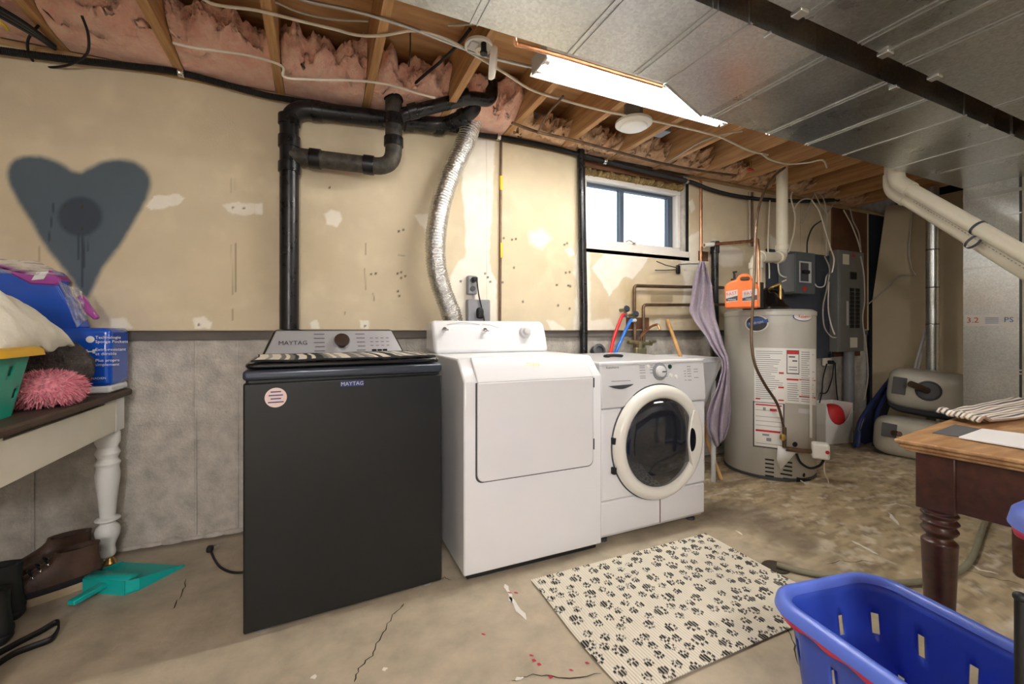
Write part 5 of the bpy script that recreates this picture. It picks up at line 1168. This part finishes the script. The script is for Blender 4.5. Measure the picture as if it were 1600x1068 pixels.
# things on it
def onTable(px_, py_, z=TZ): return onZ(px_, py_, z)
mb = MB(); ps = [onTable(*p) for p in ((1457, 677), (1492, 664), (1537, 672), (1500, 683))]; mb.add(ps + [p + Vector((0, 0, .003)) for p in ps], [(3, 2, 1, 0), (4, 5, 6, 7), (0, 1, 5, 4), (1, 2, 6, 5), (2, 3, 7, 6), (3, 0, 4, 7)]); single('grey_folder', mb, 'greypaper', 'dark grey sheet lying on the worn table', 'paper')
mb = MB(); ps = [onTable(*p, TZ + .0035) for p in ((1498, 684), (1535, 671), (1640, 684), (1640, 708))]; mb.add(ps + [p + Vector((0, 0, .004)) for p in ps], [(3, 2, 1, 0), (4, 5, 6, 7), (0, 1, 5, 4), (1, 2, 6, 5), (2, 3, 7, 6), (3, 0, 4, 7)]); single('paper_sheet', mb, 'paper', 'white papers lying on the worn table in front of the striped rug', 'paper')
n1, n2 = 60, 40; P = np.zeros((n1, n2, 3)); Cc = np.zeros((n1, n2, 3)); cpal = [S(232, 226, 214), S(120, 104, 96), S(220, 212, 200), S(84, 76, 74), S(236, 230, 220), S(168, 140, 120)]
A0, A1, B0, B1 = onTable(1464, 652), onTable(1530, 668), onTable(1580, 626), onTable(1700, 640)
for i in range(n1):
    for j in range(n2):
        u, v = i / (n1 - 1), j / (n2 - 1); p = A0.lerp(A1, u).lerp(B0.lerp(B1, u), v)
        p.z = TZ + .010 + .022 * max(0, 1 - abs(v - .04) * 18) + .006 * (mnoise.noise(Vector((u * 5, v * 5, 0))) + .6)
        P[i, j] = p; Cc[i, j] = cpal[int(u * 17) % 6]
o = gridmesh('striped_rug', P, 'plaid', Cc, solid=.008); tag(o, 'brown and cream striped rag rug folded on the worn table', 'rug')

# ================================================================== LAUNDRY BASKETS
def basket(name, label, c, rot, lx, ly, z0, z1, taper, bm, rm, holes=True, pink=True):
    m = Matrix.Translation((c[0], c[1], 0)) @ Matrix.Rotation(rot, 4, 'Z')
    r = thing(name, label, 'laundry basket', (c[0], c[1], z0))
    def outl(f, z, rr):
        n = 144; pts = rrect(-lx * f, lx * f, -ly * f, ly * f, rr, 14); return [m @ Vector((x, y, z)) for x, y in dense(pts, n)]
    def dense(pts, n):
        pts = pts + [pts[0]]; L = [0]
        for a, b in zip(pts[:-1], pts[1:]): L.append(L[-1] + math.hypot(b[0] - a[0], b[1] - a[1]))
        out = []
        for k in range(n):
            s = L[-1] * k / n; i = max(j for j in range(len(L)) if L[j] <= s + 1e-9); i = min(i, len(pts) - 2); t_ = (s - L[i]) / (L[i + 1] - L[i] + 1e-9)
            out.append((pts[i][0] + (pts[i + 1][0] - pts[i][0]) * t_, pts[i][1] + (pts[i + 1][1] - pts[i][1]) * t_))
        return out
    K_ = 14; n = 144; rings = [outl(taper + (1 - taper) * k / K_, z0 + (z1 - z0) * k / K_, .07) for k in range(K_ + 1)]
    vs = [p for q in rings for p in q]; fs = []
    for k in range(K_):
        for j in range(n):
            if holes and ((k in (4, 5) and (j // 2) % 6 == 1) or (k in (9, 10) and (j // 2) % 6 == 4)): continue
            fs.append((k * n + j, k * n + (j + 1) % n, (k + 1) * n + (j + 1) % n, (k + 1) * n + j))
    fs.append(tuple(range(n - 1, -1, -1)))
    mb = MB(); mb.add(vs, fs); build('basket_body', mb, bm, r, solid=.004, smooth=50)
    mb = MB(); rim = outl(1.0, z1, .07); prof = [(-.004, -.004), (.002, .010), (.016, .014), (.030, .004), (.034, -.014), (.030, -.014), (.026, .0), (.014, .008), (.004, .004)]
    cc = m @ Vector((0, 0, z1)); vs = []
    for j in range(n):
        d = (rim[(j + 1) % n] - rim[j - 1]).normalized(); o_ = Vector((d.y, -d.x, 0))
        if o_.dot(rim[j] - cc) < 0: o_ = -o_
        vs += [rim[j] + o_ * a + Vector((0, 0, b)) for a, b in prof]
    q = len(prof); mb.add(vs, [(j * q + k, j * q + (k + 1) % q, ((j + 1) % n) * q + (k + 1) % q, ((j + 1) % n) * q + k) for j in range(n) for k in range(q)]); rm_ = build('rim', mb, rm, r, smooth=60)
    if pink:
        mb = MB(); vs = []
        for j in range(n):
            d = (rim[(j + 1) % n] - rim[j - 1]).normalized(); o_ = Vector((d.y, -d.x, 0))
            if o_.dot(rim[j] - cc) < 0: o_ = -o_
            wv = .004 * math.sin(j * .65); vs += [rim[j] + o_ * .031 + Vector((0, 0, -.010)), rim[j] + o_ * .026 + Vector((0, 0, -.026 + wv))]
        mb.add(vs, [(2 * j, 2 * j + 1, 2 * ((j + 1) % n) + 1, 2 * ((j + 1) % n)) for j in range(n)]); build('rim_edge', mb, 'pinkrim', rm_, solid=.003)
    return r
basket('laundry_basket', 'empty blue plastic laundry basket with red-edged rim standing on the floor', (1.215, .525), math.radians(-9), .165, .185, .0, .36, .80, 'basket', 'basketrim')
basket('laundry_basket', 'blue laundry basket raised on a black metal stand', (1.085, .035), 0, .165, .225, .46, .775, .78, 'basket', 'basketrim')
root = thing('laundry_stand', 'black metal stand carrying the raised blue basket', 'stand', (1.09, .035, 0))
for x in (.915, 1.262):
    for y in (.262, -.19):
        mb = MB(); mb.tube([(x, y, 0), (x, y, .665)], .0065, 12); mb.sell((x, y, .668), (.0085, .0085, .007), 1, 1, 12, 8); build('post', mb, 'blackrub', root)
mb = MB(); mb.box(.912, 1.265, -.193, .265, .44, .455); build('shelf', mb, 'blackrub', root, bevel=.003)
# hose on the floor
pts = [onZ(x, y, .014) for x, y in ((1214, 882), (1240, 889), (1290, 899), (1350, 906), (1410, 910), (1460, 905), (1500, 890), (1520, 868), (1532, 835), (1540, 815), (1560, 795))]
mb = MB(); mb.tube(smoothpath(pts), .0125, 12); single('drain_hose', mb, 'hose', 'grey hose snaking over the floor behind the table leg', 'hose')
mb = MB(); q = onZ(1212, 886, 0); mb.lathe([(.055, .0), (.05, .006), (.035, .003), (.002, .002)], 24, Matrix.Translation((q.x, q.y, 0)), caps=False); build('floor_drain', mb, 'crack', parent=floor)

# ================================================================== PAW PRINT RUG
RX0, RX1, RY0, RY1 = .80, 1.80, .972, 1.602
nx, ny = 480, 190; X, Y = np.meshgrid(np.linspace(RX0, RX1, nx), np.linspace(RY0, RY1, ny), indexing='ij')
ph = (X - RX0) / .0108 * 2 * pi; Zr = .008 + .0018 * np.sin(ph); ink = np.zeros(X.shape)
rs = random.Random(5); paws = []
for _ in range(6000):
    x, y, s = rs.uniform(RX0, RX1), rs.uniform(RY0, RY1), rs.choice([.020, .025, .030])
    if all(math.hypot(x - a, y - b) > (s + c_) * 1.02 for a, b, c_ in paws):
        paws.append((x, y, s)); an = rs.uniform(0, 2 * pi); ca, sa = math.cos(an), math.sin(an)
        u = ((X - x) * ca + (Y - y) * sa) / s; v = (-(X - x) * sa + (Y - y) * ca) / s
        d = np.hypot(u / .62, (v + .25) / .5) - 1
        for tx_, ty_ in ((-.68, .35), (-.26, .72), (.26, .72), (.68, .35)): d = np.minimum(d, np.hypot((u - tx_) / .2, (v - ty_) / .27) - 1)
        ink = np.maximum(ink, d < 0)
cc = np.zeros(X.shape + (3,)) + np.array(S(240, 234, 218)); cc = blend(cc, S(150, 138, 116), np.clip(-np.sin(ph) - .2, 0, 1) * .55)
cc = blend(cc, S(38, 36, 36), ink * np.clip(np.sin(ph) * 2 + 1.9, 0, 1))
o = gridmesh('area_rug', np.stack([X + .006 * np.sin(Y * 9), Y, Zr], -1), 'rug', cc); tag(o, 'cream ribbed rug with black paw prints on the concrete floor', 'rug')

# ================================================================== LEFT TABLE AND ITS LOAD
root = thing('side_table', 'white painted table with dark worn top and turned legs against the wall', 'table', (-1.4, 2.05, 0))
LZ = .778
mb = MB(); mb.prism(rrect(-2.05, -.792, 1.50, 2.57, .03), 'z', LZ - .028, LZ); build('top', mb, 'oldtop', root, bevel=.008)
mb = MB(); mb.prism([(1.56, .60), (2.49, .60), (2.49, .748), (2.36, .748), (2.36, .732), (1.72, .732), (1.72, .748), (1.56, .748)], 'x', -.845, -.825); build('apron', mb, 'cream', root, bevel=.002)
mb = MB(); mb.box(-2.0, -.85, 2.50, 2.52, .60, .749); build('apron', mb, 'cream', root); mb = MB(); mb.box(-2.0, -.85, 1.55, 1.57, .60, .749); build('apron', mb, 'cream', root)
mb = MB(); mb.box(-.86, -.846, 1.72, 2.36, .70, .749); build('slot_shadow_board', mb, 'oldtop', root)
f_ = .0029; lp = [(.012, .0), (.016, .028), (.026, .035), (.029, .05), (.026, .07), (.027, .085), (.042, .125), (.045, .147), (.040, .165), (.026, .18), (.026, .186), (.045, .196), (.045, .203), (.027, .212), (.028, .225), (.034, .30), (.043, .38), (.044, .405), (.040, .43), (.040, .438), (.046, .452), (.036, .468), (.035, .475), (.045, .497), (.035, .52), (.035, .526), (.044, .545), (.044, .585), (.035, .60)]
for x, y in ((-.868, 2.51), (-.868, 1.60), (-1.97, 2.51), (-1.97, 1.60)):
    mb = MB(); mb.lathe(lp, 28, Matrix.Translation((x, y, .0))); mb.box(x - .045, x + .045, y - .045, y + .045, .595, .749); lg = build('leg', mb, 'whitepaint', root, bevel=.003)
    mb = MB(); mb.lathe([(.02, 0), (.024, .006), (.02, .014), (.01, .03)], 16, Matrix.Translation((x + .012, y - .01, 0))); build('caster', mb, 'brass', lg)
# paper towel pack
pb_ = onZ(176, 606, LZ); px1 = pb_.x; bx = [(-1.22, 2.34), (px1 - .01, 2.34)]
root = thing('paper_towel_pack', 'big blue plastic-wrapped paper towel pack against the wall', 'package', (-1.05, 2.45, LZ))
fr = onZ(128, 618, LZ); wl = onZ(98, 620, LZ)
y0p, y1p = 2.37, 2.57; x1p = onY(173, 600, y0p).x; x0p = onY(72, 600, y0p).x; z1p = onY(150, 512, y0p).z
mb = MB(); mb.box(x0p, x1p, y0p, y1p, LZ + .03, z1p); pk = build('pack', mb, 'packblue', root, bevel=.02, seg=3)
mb = MB(); mb.box(x0p + .004, x1p - .004, y0p + .004, y1p - .004, LZ + .001, LZ + .034); build('rolls', mb, 'paper', root, bevel=.01)
def wall_strip(pts, m, name, yv=y0p + .10, th=.09):
    mb = MB(); n = len(pts); a_ = [onY(x, y, yv) for x, y in pts]; mb.add(a_ + [p + Vector((0, th, 0)) for p in a_], [tuple(range(n - 1, -1, -1)), tuple(range(n, 2 * n))] + [(i, (i + 1) % n, n + (i + 1) % n, n + i) for i in range(n)]); return build(name, mb, m, root, bevel=.008)
wall_strip([(-60, 470), (-60, 420), (0, 414), (50, 428), (82, 421), (95, 438), (90, 446), (104, 470), (118, 492), (128, 512), (60, 520)], 'packblue', 'upper_bag')
wall_strip([(-60, 420), (-60, 406), (0, 414), (48, 426), (80, 421), (94, 436), (89, 446), (48, 444), (20, 430), (0, 420)], 'packpurp', 'purple_band', y0p + .094, .10)
wall_strip([(48, 438), (56, 425), (76, 423), (68, 436)], 'label', 'bar_label', y0p + .09, .004)
wall_strip([(118, 462), (128, 460), (140, 478), (154, 496), (146, 500), (130, 486)], 'packpurp', 'purple_flap', y0p + .03, .03)
def film(name, pts, yv, amp):
    a_ = np.array(pts, float); nn = 22; P = np.zeros((nn, nn, 3))
    for i in range(nn):
        for j in range(nn):
            u, v = i / (nn - 1), j / (nn - 1); p = (a_[0] * (1 - u) + a_[1] * u) * (1 - v) + (a_[3] * (1 - u) + a_[2] * u) * v
            P[i, j] = onY(p[0], p[1], yv + amp * mnoise.noise(Vector((u * 5, v * 5, len(name)))))
    return gridmesh(name, P, 'film', parent=root)
film('torn_film', [(90, 438), (128, 455), (136, 498), (120, 512)], y0p + .02, .05)
film('clear_wrap', [(-60, 400), (60, 408), (106, 432), (-60, 424)], y0p + .09, .03)
for k, (zt, s1, s2) in enumerate(((530, 'Technologie', 'Sponge Pockets'), (549, 'Extra-resistant', 'et durable'), (566, 'Plus propre', 'simplement'))):
    q = onY(150, zt, y0p - .001); tx0 = onY(149, zt, y0p - .001)
    build('print', text_mb(s1, .017, tx0 + Vector((0, -.0012, .008)), (1, 0, 0), (0, 0, 1), .0003, 'LEFT'), 'label', pk, smooth=0)
    build('print', text_mb(s2, .017, tx0 + Vector((0, -.0012, -.010)), (1, 0, 0), (0, 0, 1), .0003, 'LEFT'), 'label', pk, smooth=0)
    ic = onY(141, zt, y0p - .0012); mb = MB()
    if k == 0: mb.lathe([(.014, 0), (.014, .0006)], 20, axis_mtx(ic, (0, -1, 0)))
    elif k == 1: mb.cyl(ic - Vector((.012, 0, 0)), ic + Vector((.012, 0, 0)), .003); mb.cyl(ic - Vector((.016, 0, 0)), ic - Vector((.009, 0, 0)), .009); mb.cyl(ic + Vector((.009, 0, 0)), ic + Vector((.016, 0, 0)), .009)
    else: mb.box(ic.x - .010, ic.x + .010, ic.y - .0006, ic.y, ic.z - .014, ic.z + .014)
    build('icon', mb, 'label', pk)
q = onY(150, 591, y0p - .0015); build('print', text_mb('CANADIEN', .013, q, (1, 0, 0), (0, 0, 1)), 'label', pk, smooth=0)
mb = MB(); q = onY(141, 591, y0p - .001); mb.lathe([(.010, 0), (.010, .001)], 6, axis_mtx(q, (0, -1, 0))); build('leaf_mark', mb, 'red', pk)
# teal basket, cloth, knit, fur
tb = basket('laundry_basket', 'teal laundry basket with yellow rim on the white table', (-1.10, 1.78), math.radians(4), .255, .17, LZ + .001, LZ + .205, .86, 'tealb', 'yellow', pink=False)
n1, n2 = 56, 46; P = np.zeros((n1, n2, 3)); rz = LZ + .222
for i in range(n1):
    for j in range(n2):
        u, v = i / (n1 - 1), j / (n2 - 1)
        x = -1.50 + .66 * u; y = 1.70 + .02 * u + .42 * v
        hump = .21 * math.sqrt(max(0, 1 - (max(0, u - .55) / .45) ** 2)) * math.sin(pi * min(1, .06 + v * .9)) ** .7
        z = rz + hump + .03 * mnoise.noise(Vector((u * 4, v * 4, 1))) + .018 * mnoise.noise(Vector((u * 12, v * 7, 4)))
        z -= max(0, u - .9) * .2 + max(0, .10 - v) * .3
        P[i, j] = (x, y, z + .008)
o = gridmesh('white_cloth', P, 'cloth', solid=.012); tag(o, 'crumpled off-white cloth heaped over the teal basket', 'cloth')
kq = onT(82, 566, 1.66); mb = MB(); nu, nv = 40, 26; vs = []
for i in range(nv + 1):
    ph_ = -pi / 2 + pi * i / nv
    for j in range(nu):
        th = 2 * pi * j / nu; d = Vector((math.cos(ph_) * math.cos(th), math.cos(ph_) * math.sin(th), math.sin(ph_))); k = 1 + .05 * math.sin(th * 14 + ph_ * 5) + .12 * mnoise.noise(d * 1.7)
        vs.append((kq.x + d.x * .12 * k, kq.y + d.y * .11 * k, LZ + .115 + d.z * .112 * k))
mb.add(vs, [(i * nu + j, i * nu + (j + 1) % nu, (i + 1) * nu + (j + 1) % nu, (i + 1) * nu + j) for i in range(nv) for j in range(nu)])
single('knit_bundle', mb, 'knit', 'dark grey knitted item rolled up between the teal basket and blue pack', 'knitwear', smooth=60)
fq = onT(73, 615, 1.53); root = thing('fluffy_slipper', 'pink fluffy long-haired plush lying at the table edge', 'plush', (fq.x, fq.y, LZ))
mb = MB(); mb.sell((fq.x, fq.y, LZ + .06), (.09, .12, .058), .9, .9); build('core', mb, 'fur', root)
mb = MB(); rs = random.Random(9)
for k in range(3400):
    ph_ = math.asin(rs.uniform(-.75, 1)); th = rs.uniform(0, 2 * pi); d = Vector((math.cos(ph_) * math.cos(th), math.cos(ph_) * math.sin(th), math.sin(ph_)))
    p = Vector((fq.x + d.x * .088, fq.y + d.y * .118, LZ + .06 + d.z * .056)); t_ = (d + Vector((rs.uniform(-.6, .6), rs.uniform(-.6, .6), rs.uniform(-.7, .3)))).normalized()
    s_ = t_.cross(Vector((rs.uniform(-1, 1), rs.uniform(-1, 1), rs.uniform(-1, 1)))).normalized() * .0022; L_ = rs.uniform(.014, .03); e_ = p + t_ * L_ + Vector((0, 0, -.004)); e_.z = max(e_.z, LZ + .002)
    mb.add([p - s_, p + s_, p + t_ * L_ * .6 + s_ * .7, e_, p + t_ * L_ * .6 - s_ * .7], [(0, 1, 2, 4), (4, 2, 3)])
tag(build('fur', mb, 'fur', root), kind='stuff')
# ================================================================== FOOTWEAR, DUSTPAN, PLUG
def boot(heel, toe, L, W_, up, sole, label, Hc=.155, laces=True, buckles=False, name='boot', group=None):
    heel, toe = Vector(heel), Vector(toe); d = (toe - heel).normalized(); m = frame_mtx(heel, d, Vector((-d.y, d.x, 0)))
    r = thing(name, label, 'boot', heel, group)
    def outline(l, w, x0=0., n=28):
        out = []
        for k in range(n):
            t_ = 2 * pi * k / n; c_, s_ = math.cos(t_), math.sin(t_); x = x0 + (l - x0) * (.5 + .5 * c_)
            wid = w * (.80 + .25 * (max(0, x / L) ** 1.2)) * (abs(s_) ** .75); out.append((x, math.copysign(wid, s_)))
        return out
    def loft(levels, name, mt, par, cap=True):
        mb = MB(m); rings = [[(x, y, z) for x, y in outline(l, w, x0)] for z, l, w, x0 in levels]; ringloft(mb, rings, cap); mb.f.append(tuple(range(27, -1, -1))) if cap else None; return build(name, mb, mt, par, smooth=60)
    loft([(0, L * .97, W_, .01), (.012, L, W_ * 1.04, 0), (.024, L * 1.01, W_ * 1.05, -.005), (.03, L, W_, 0)], 'sole', sole, r)
    u_ = loft([(.028, L * .99, W_ * .98, .0), (.05, L * .985, W_ * 1.0, -.003), (.075, L * .95, W_ * .95, .0), (.09, L * .86, W_ * .88, .002), (.108, L * .72, W_ * .82, .004), (.125, L * .61, W_ * .80, .006), (.138, L * .54, W_ * .80, .006), (Hc, L * .49, W_ * .82, .006), (Hc + .012, L * .48, W_ * .84, .002), (Hc + .010, L * .45, W_ * .72, .02), (Hc - .02, L * .44, W_ * .66, .026)], 'upper', up, r)
    loft([(.03, L * 1.0, W_ * 1.0, -.003), (.045, L * 1.0, W_ * 1.03, -.006), (.055, L * .985, W_ * 1.01, -.004)], 'rand', 'leatherd', u_, False)
    mb = MB(m); mb.add([(x, y, Hc - .008) for x, y in outline(L * .45, W_ * .68, .022)], [tuple(range(28))]); build('collar_shade', mb, 'void', u_, smooth=0)  # near-black disc painted as the shade inside the boot
    if laces:
        for k in range(4):
            x = L * (.56 + .07 * (3 - k)) - .01; z = .146 - .017 * (3 - k) + .003
            mb = MB(m); mb.tube(smoothpath([(x, -W_ * .5, z - .012), (x + .012, 0, z + .008), (x, W_ * .5, z - .012)]), .0035, 8); build('lace', mb, 'blackrub', u_)
            for s in (-1, 1):
                mb = MB(m); mb.sell((x, s * W_ * .55, z - .014), (.007, .007, .007), 1, 1, 10, 8); build('eyelet', mb, 'chrome', u_)
    if buckles:
        for k in range(2):
            x, z = L * (.50 + .10 * k), .10 + .035 * (1 - k); mb = MB(m); mb.tube([(x + .012, -W_ * .80, z - .012), (x + .012, -W_ * .80, z + .012), (x - .012, -W_ * .84, z + .012), (x - .012, -W_ * .84, z - .012), (x + .012, -W_ * .80, z - .012)], .003, 8); build('buckle', mb, 'chrome', u_)
            mb = MB(m); mb.tube(smoothpath([(x, -W_ * .8, z), (x + .02, 0, z + .03), (x, W_ * .8, z)]), .008, 8); build('strap', mb, 'blackrub', u_)
    return r
boot(onZ(158, 905, 0), onZ(42, 942, 0), .29, .05, 'leather', 'sole', 'brown lace-up hiking boot in front of its mate beside the dustpan')
boot(onZ(168, 880, 0) + Vector((-.05, .0, 0)), onZ(50, 915, 0) + Vector((-.05, .02, 0)), .29, .05, 'leather', 'sole', 'brown hiking boot standing behind its mate near the table leg', laces=False)
boot(onZ(38, 962, 0), onZ(-70, 985, 0), .28, .05, 'bootblk', 'leatherd', 'black boot with metal buckles closest to the brown hiking boots', Hc=.19, laces=False, buckles=True)
boot(onZ(20, 1000, 0), onZ(-90, 1030, 0), .28, .05, 'bootblk', 'leatherd', 'black buckled boot next to the loose black strap', Hc=.17, laces=False, buckles=True)
sp_ = [onZ(-20, 1030, .01), onZ(30, 1003, .012), onZ(65, 985, .016), onZ(88, 972, .022), onZ(92, 980, .022), onZ(80, 998, .016), onZ(50, 1010, .012), onZ(20, 1022, .012), onZ(-15, 1045, .01)]
mb = MB(); pth = smoothpath(sp_, 8); vs = []
for p in pth: vs += [p + Vector((0, 0, -.009)), p + Vector((0, 0, .011))]
mb.add(vs, [(2 * i, 2 * i + 1, 2 * i + 3, 2 * i + 2) for i in range(len(pth) - 1)]); single('webbing_strap', mb, 'blackrub', 'loop of flat black strap lying on the floor by the black boots', 'strap', solid=.004)
# dustpan
c0, c1, c2, c3 = onZ(193, 878, .0), onZ(287, 886, .0), onZ(240, 922, .0), onZ(147, 905, .0)
root = thing('dustpan', 'teal plastic dustpan lying on the floor', 'dustpan', (c0 + c2) / 2)
hd = onZ(133, 930, .02); mo = (c0 + c1) / 2; bk = onZ(178, 918, 0); ax = (mo - bk).normalized(); sd = Vector((ax.y, -ax.x, 0))
if sd.dot(c1 - c0) < 0: sd = -sd
hwd = (c1 - c0).length / 2; Ld = .21; dmx = frame_mtx(mo, sd, ax)
mb = MB(dmx); mb.prism([(-hwd, 0), (hwd, 0), (hwd * .78, -Ld * .85), (hwd * .6, -Ld), (-hwd * .6, -Ld), (-hwd * .78, -Ld * .85)], 'z', .001, .005)
for s in (-1, 1):
    mb.add([(s * hwd, 0, .004), (s * hwd * .78, -Ld * .85, .004), (s * hwd * .78, -Ld * .85, .05), (s * hwd * .985, 0, .010), (s * (hwd * .78 - .004), -Ld * .85, .004), (s * (hwd - .004), 0, .004), (s * (hwd * .78 - .004), -Ld * .85, .05), (s * (hwd - .006), 0, .010)], [(0, 1, 2, 3), (4, 5, 7, 6), (3, 2, 6, 7), (0, 3, 7, 5)])
    mb.add([(s * hwd * .78, -Ld * .85, .0), (s * hwd * .6, -Ld, .0), (s * hwd * .6, -Ld, .055), (s * hwd * .78, -Ld * .85, .05)], [(0, 1, 2, 3)])
mb.box(-hwd * .6, hwd * .6, -Ld - .004, -Ld, 0, .055); build('pan', mb, 'teal', root)
mb = MB(dmx); mb.add([(-hwd * .6, -Ld, .055), (hwd * .6, -Ld, .055), (hwd * .72, -Ld * .74, .056), (-hwd * .72, -Ld * .74, .056)], [(0, 1, 2, 3)]); build('hood', mb, 'teal', root, solid=.003)
mb = MB(dmx); mb.prism([(-.019, -Ld), (.019, -Ld), (.016, -Ld - .12), (-.016, -Ld - .12)], 'z', .028, .046); build('handle', mb, 'teal', root, bevel=.004)
# loose power plug
root = thing('power_cord', 'black three-prong power cord on the floor beside the black washer', 'power cord', onZ(345, 880, 0))
cable([onZ(330, 862, .02), onZ(336, 875, .01), onZ(345, 886, .007), onZ(360, 893, .007), onZ(378, 894, .007), onZ(396, 890, .007)], .005, 'blackrub', '', parent=root, name='cord')
q = onZ(328, 857, .022); mb = MB(); mb.sell(q, (.014, .018, .014), .6, .6, 16, 10); build('plug', mb, 'blackrub', root)
for dz in (-.006, .004, .010):
    mb = MB(); mb.box(q.x + .008, q.x + .034, q.y + .004, q.y + .007, q.z + dz - .002, q.z + dz + .002); build('prong', mb, 'chrome', root)
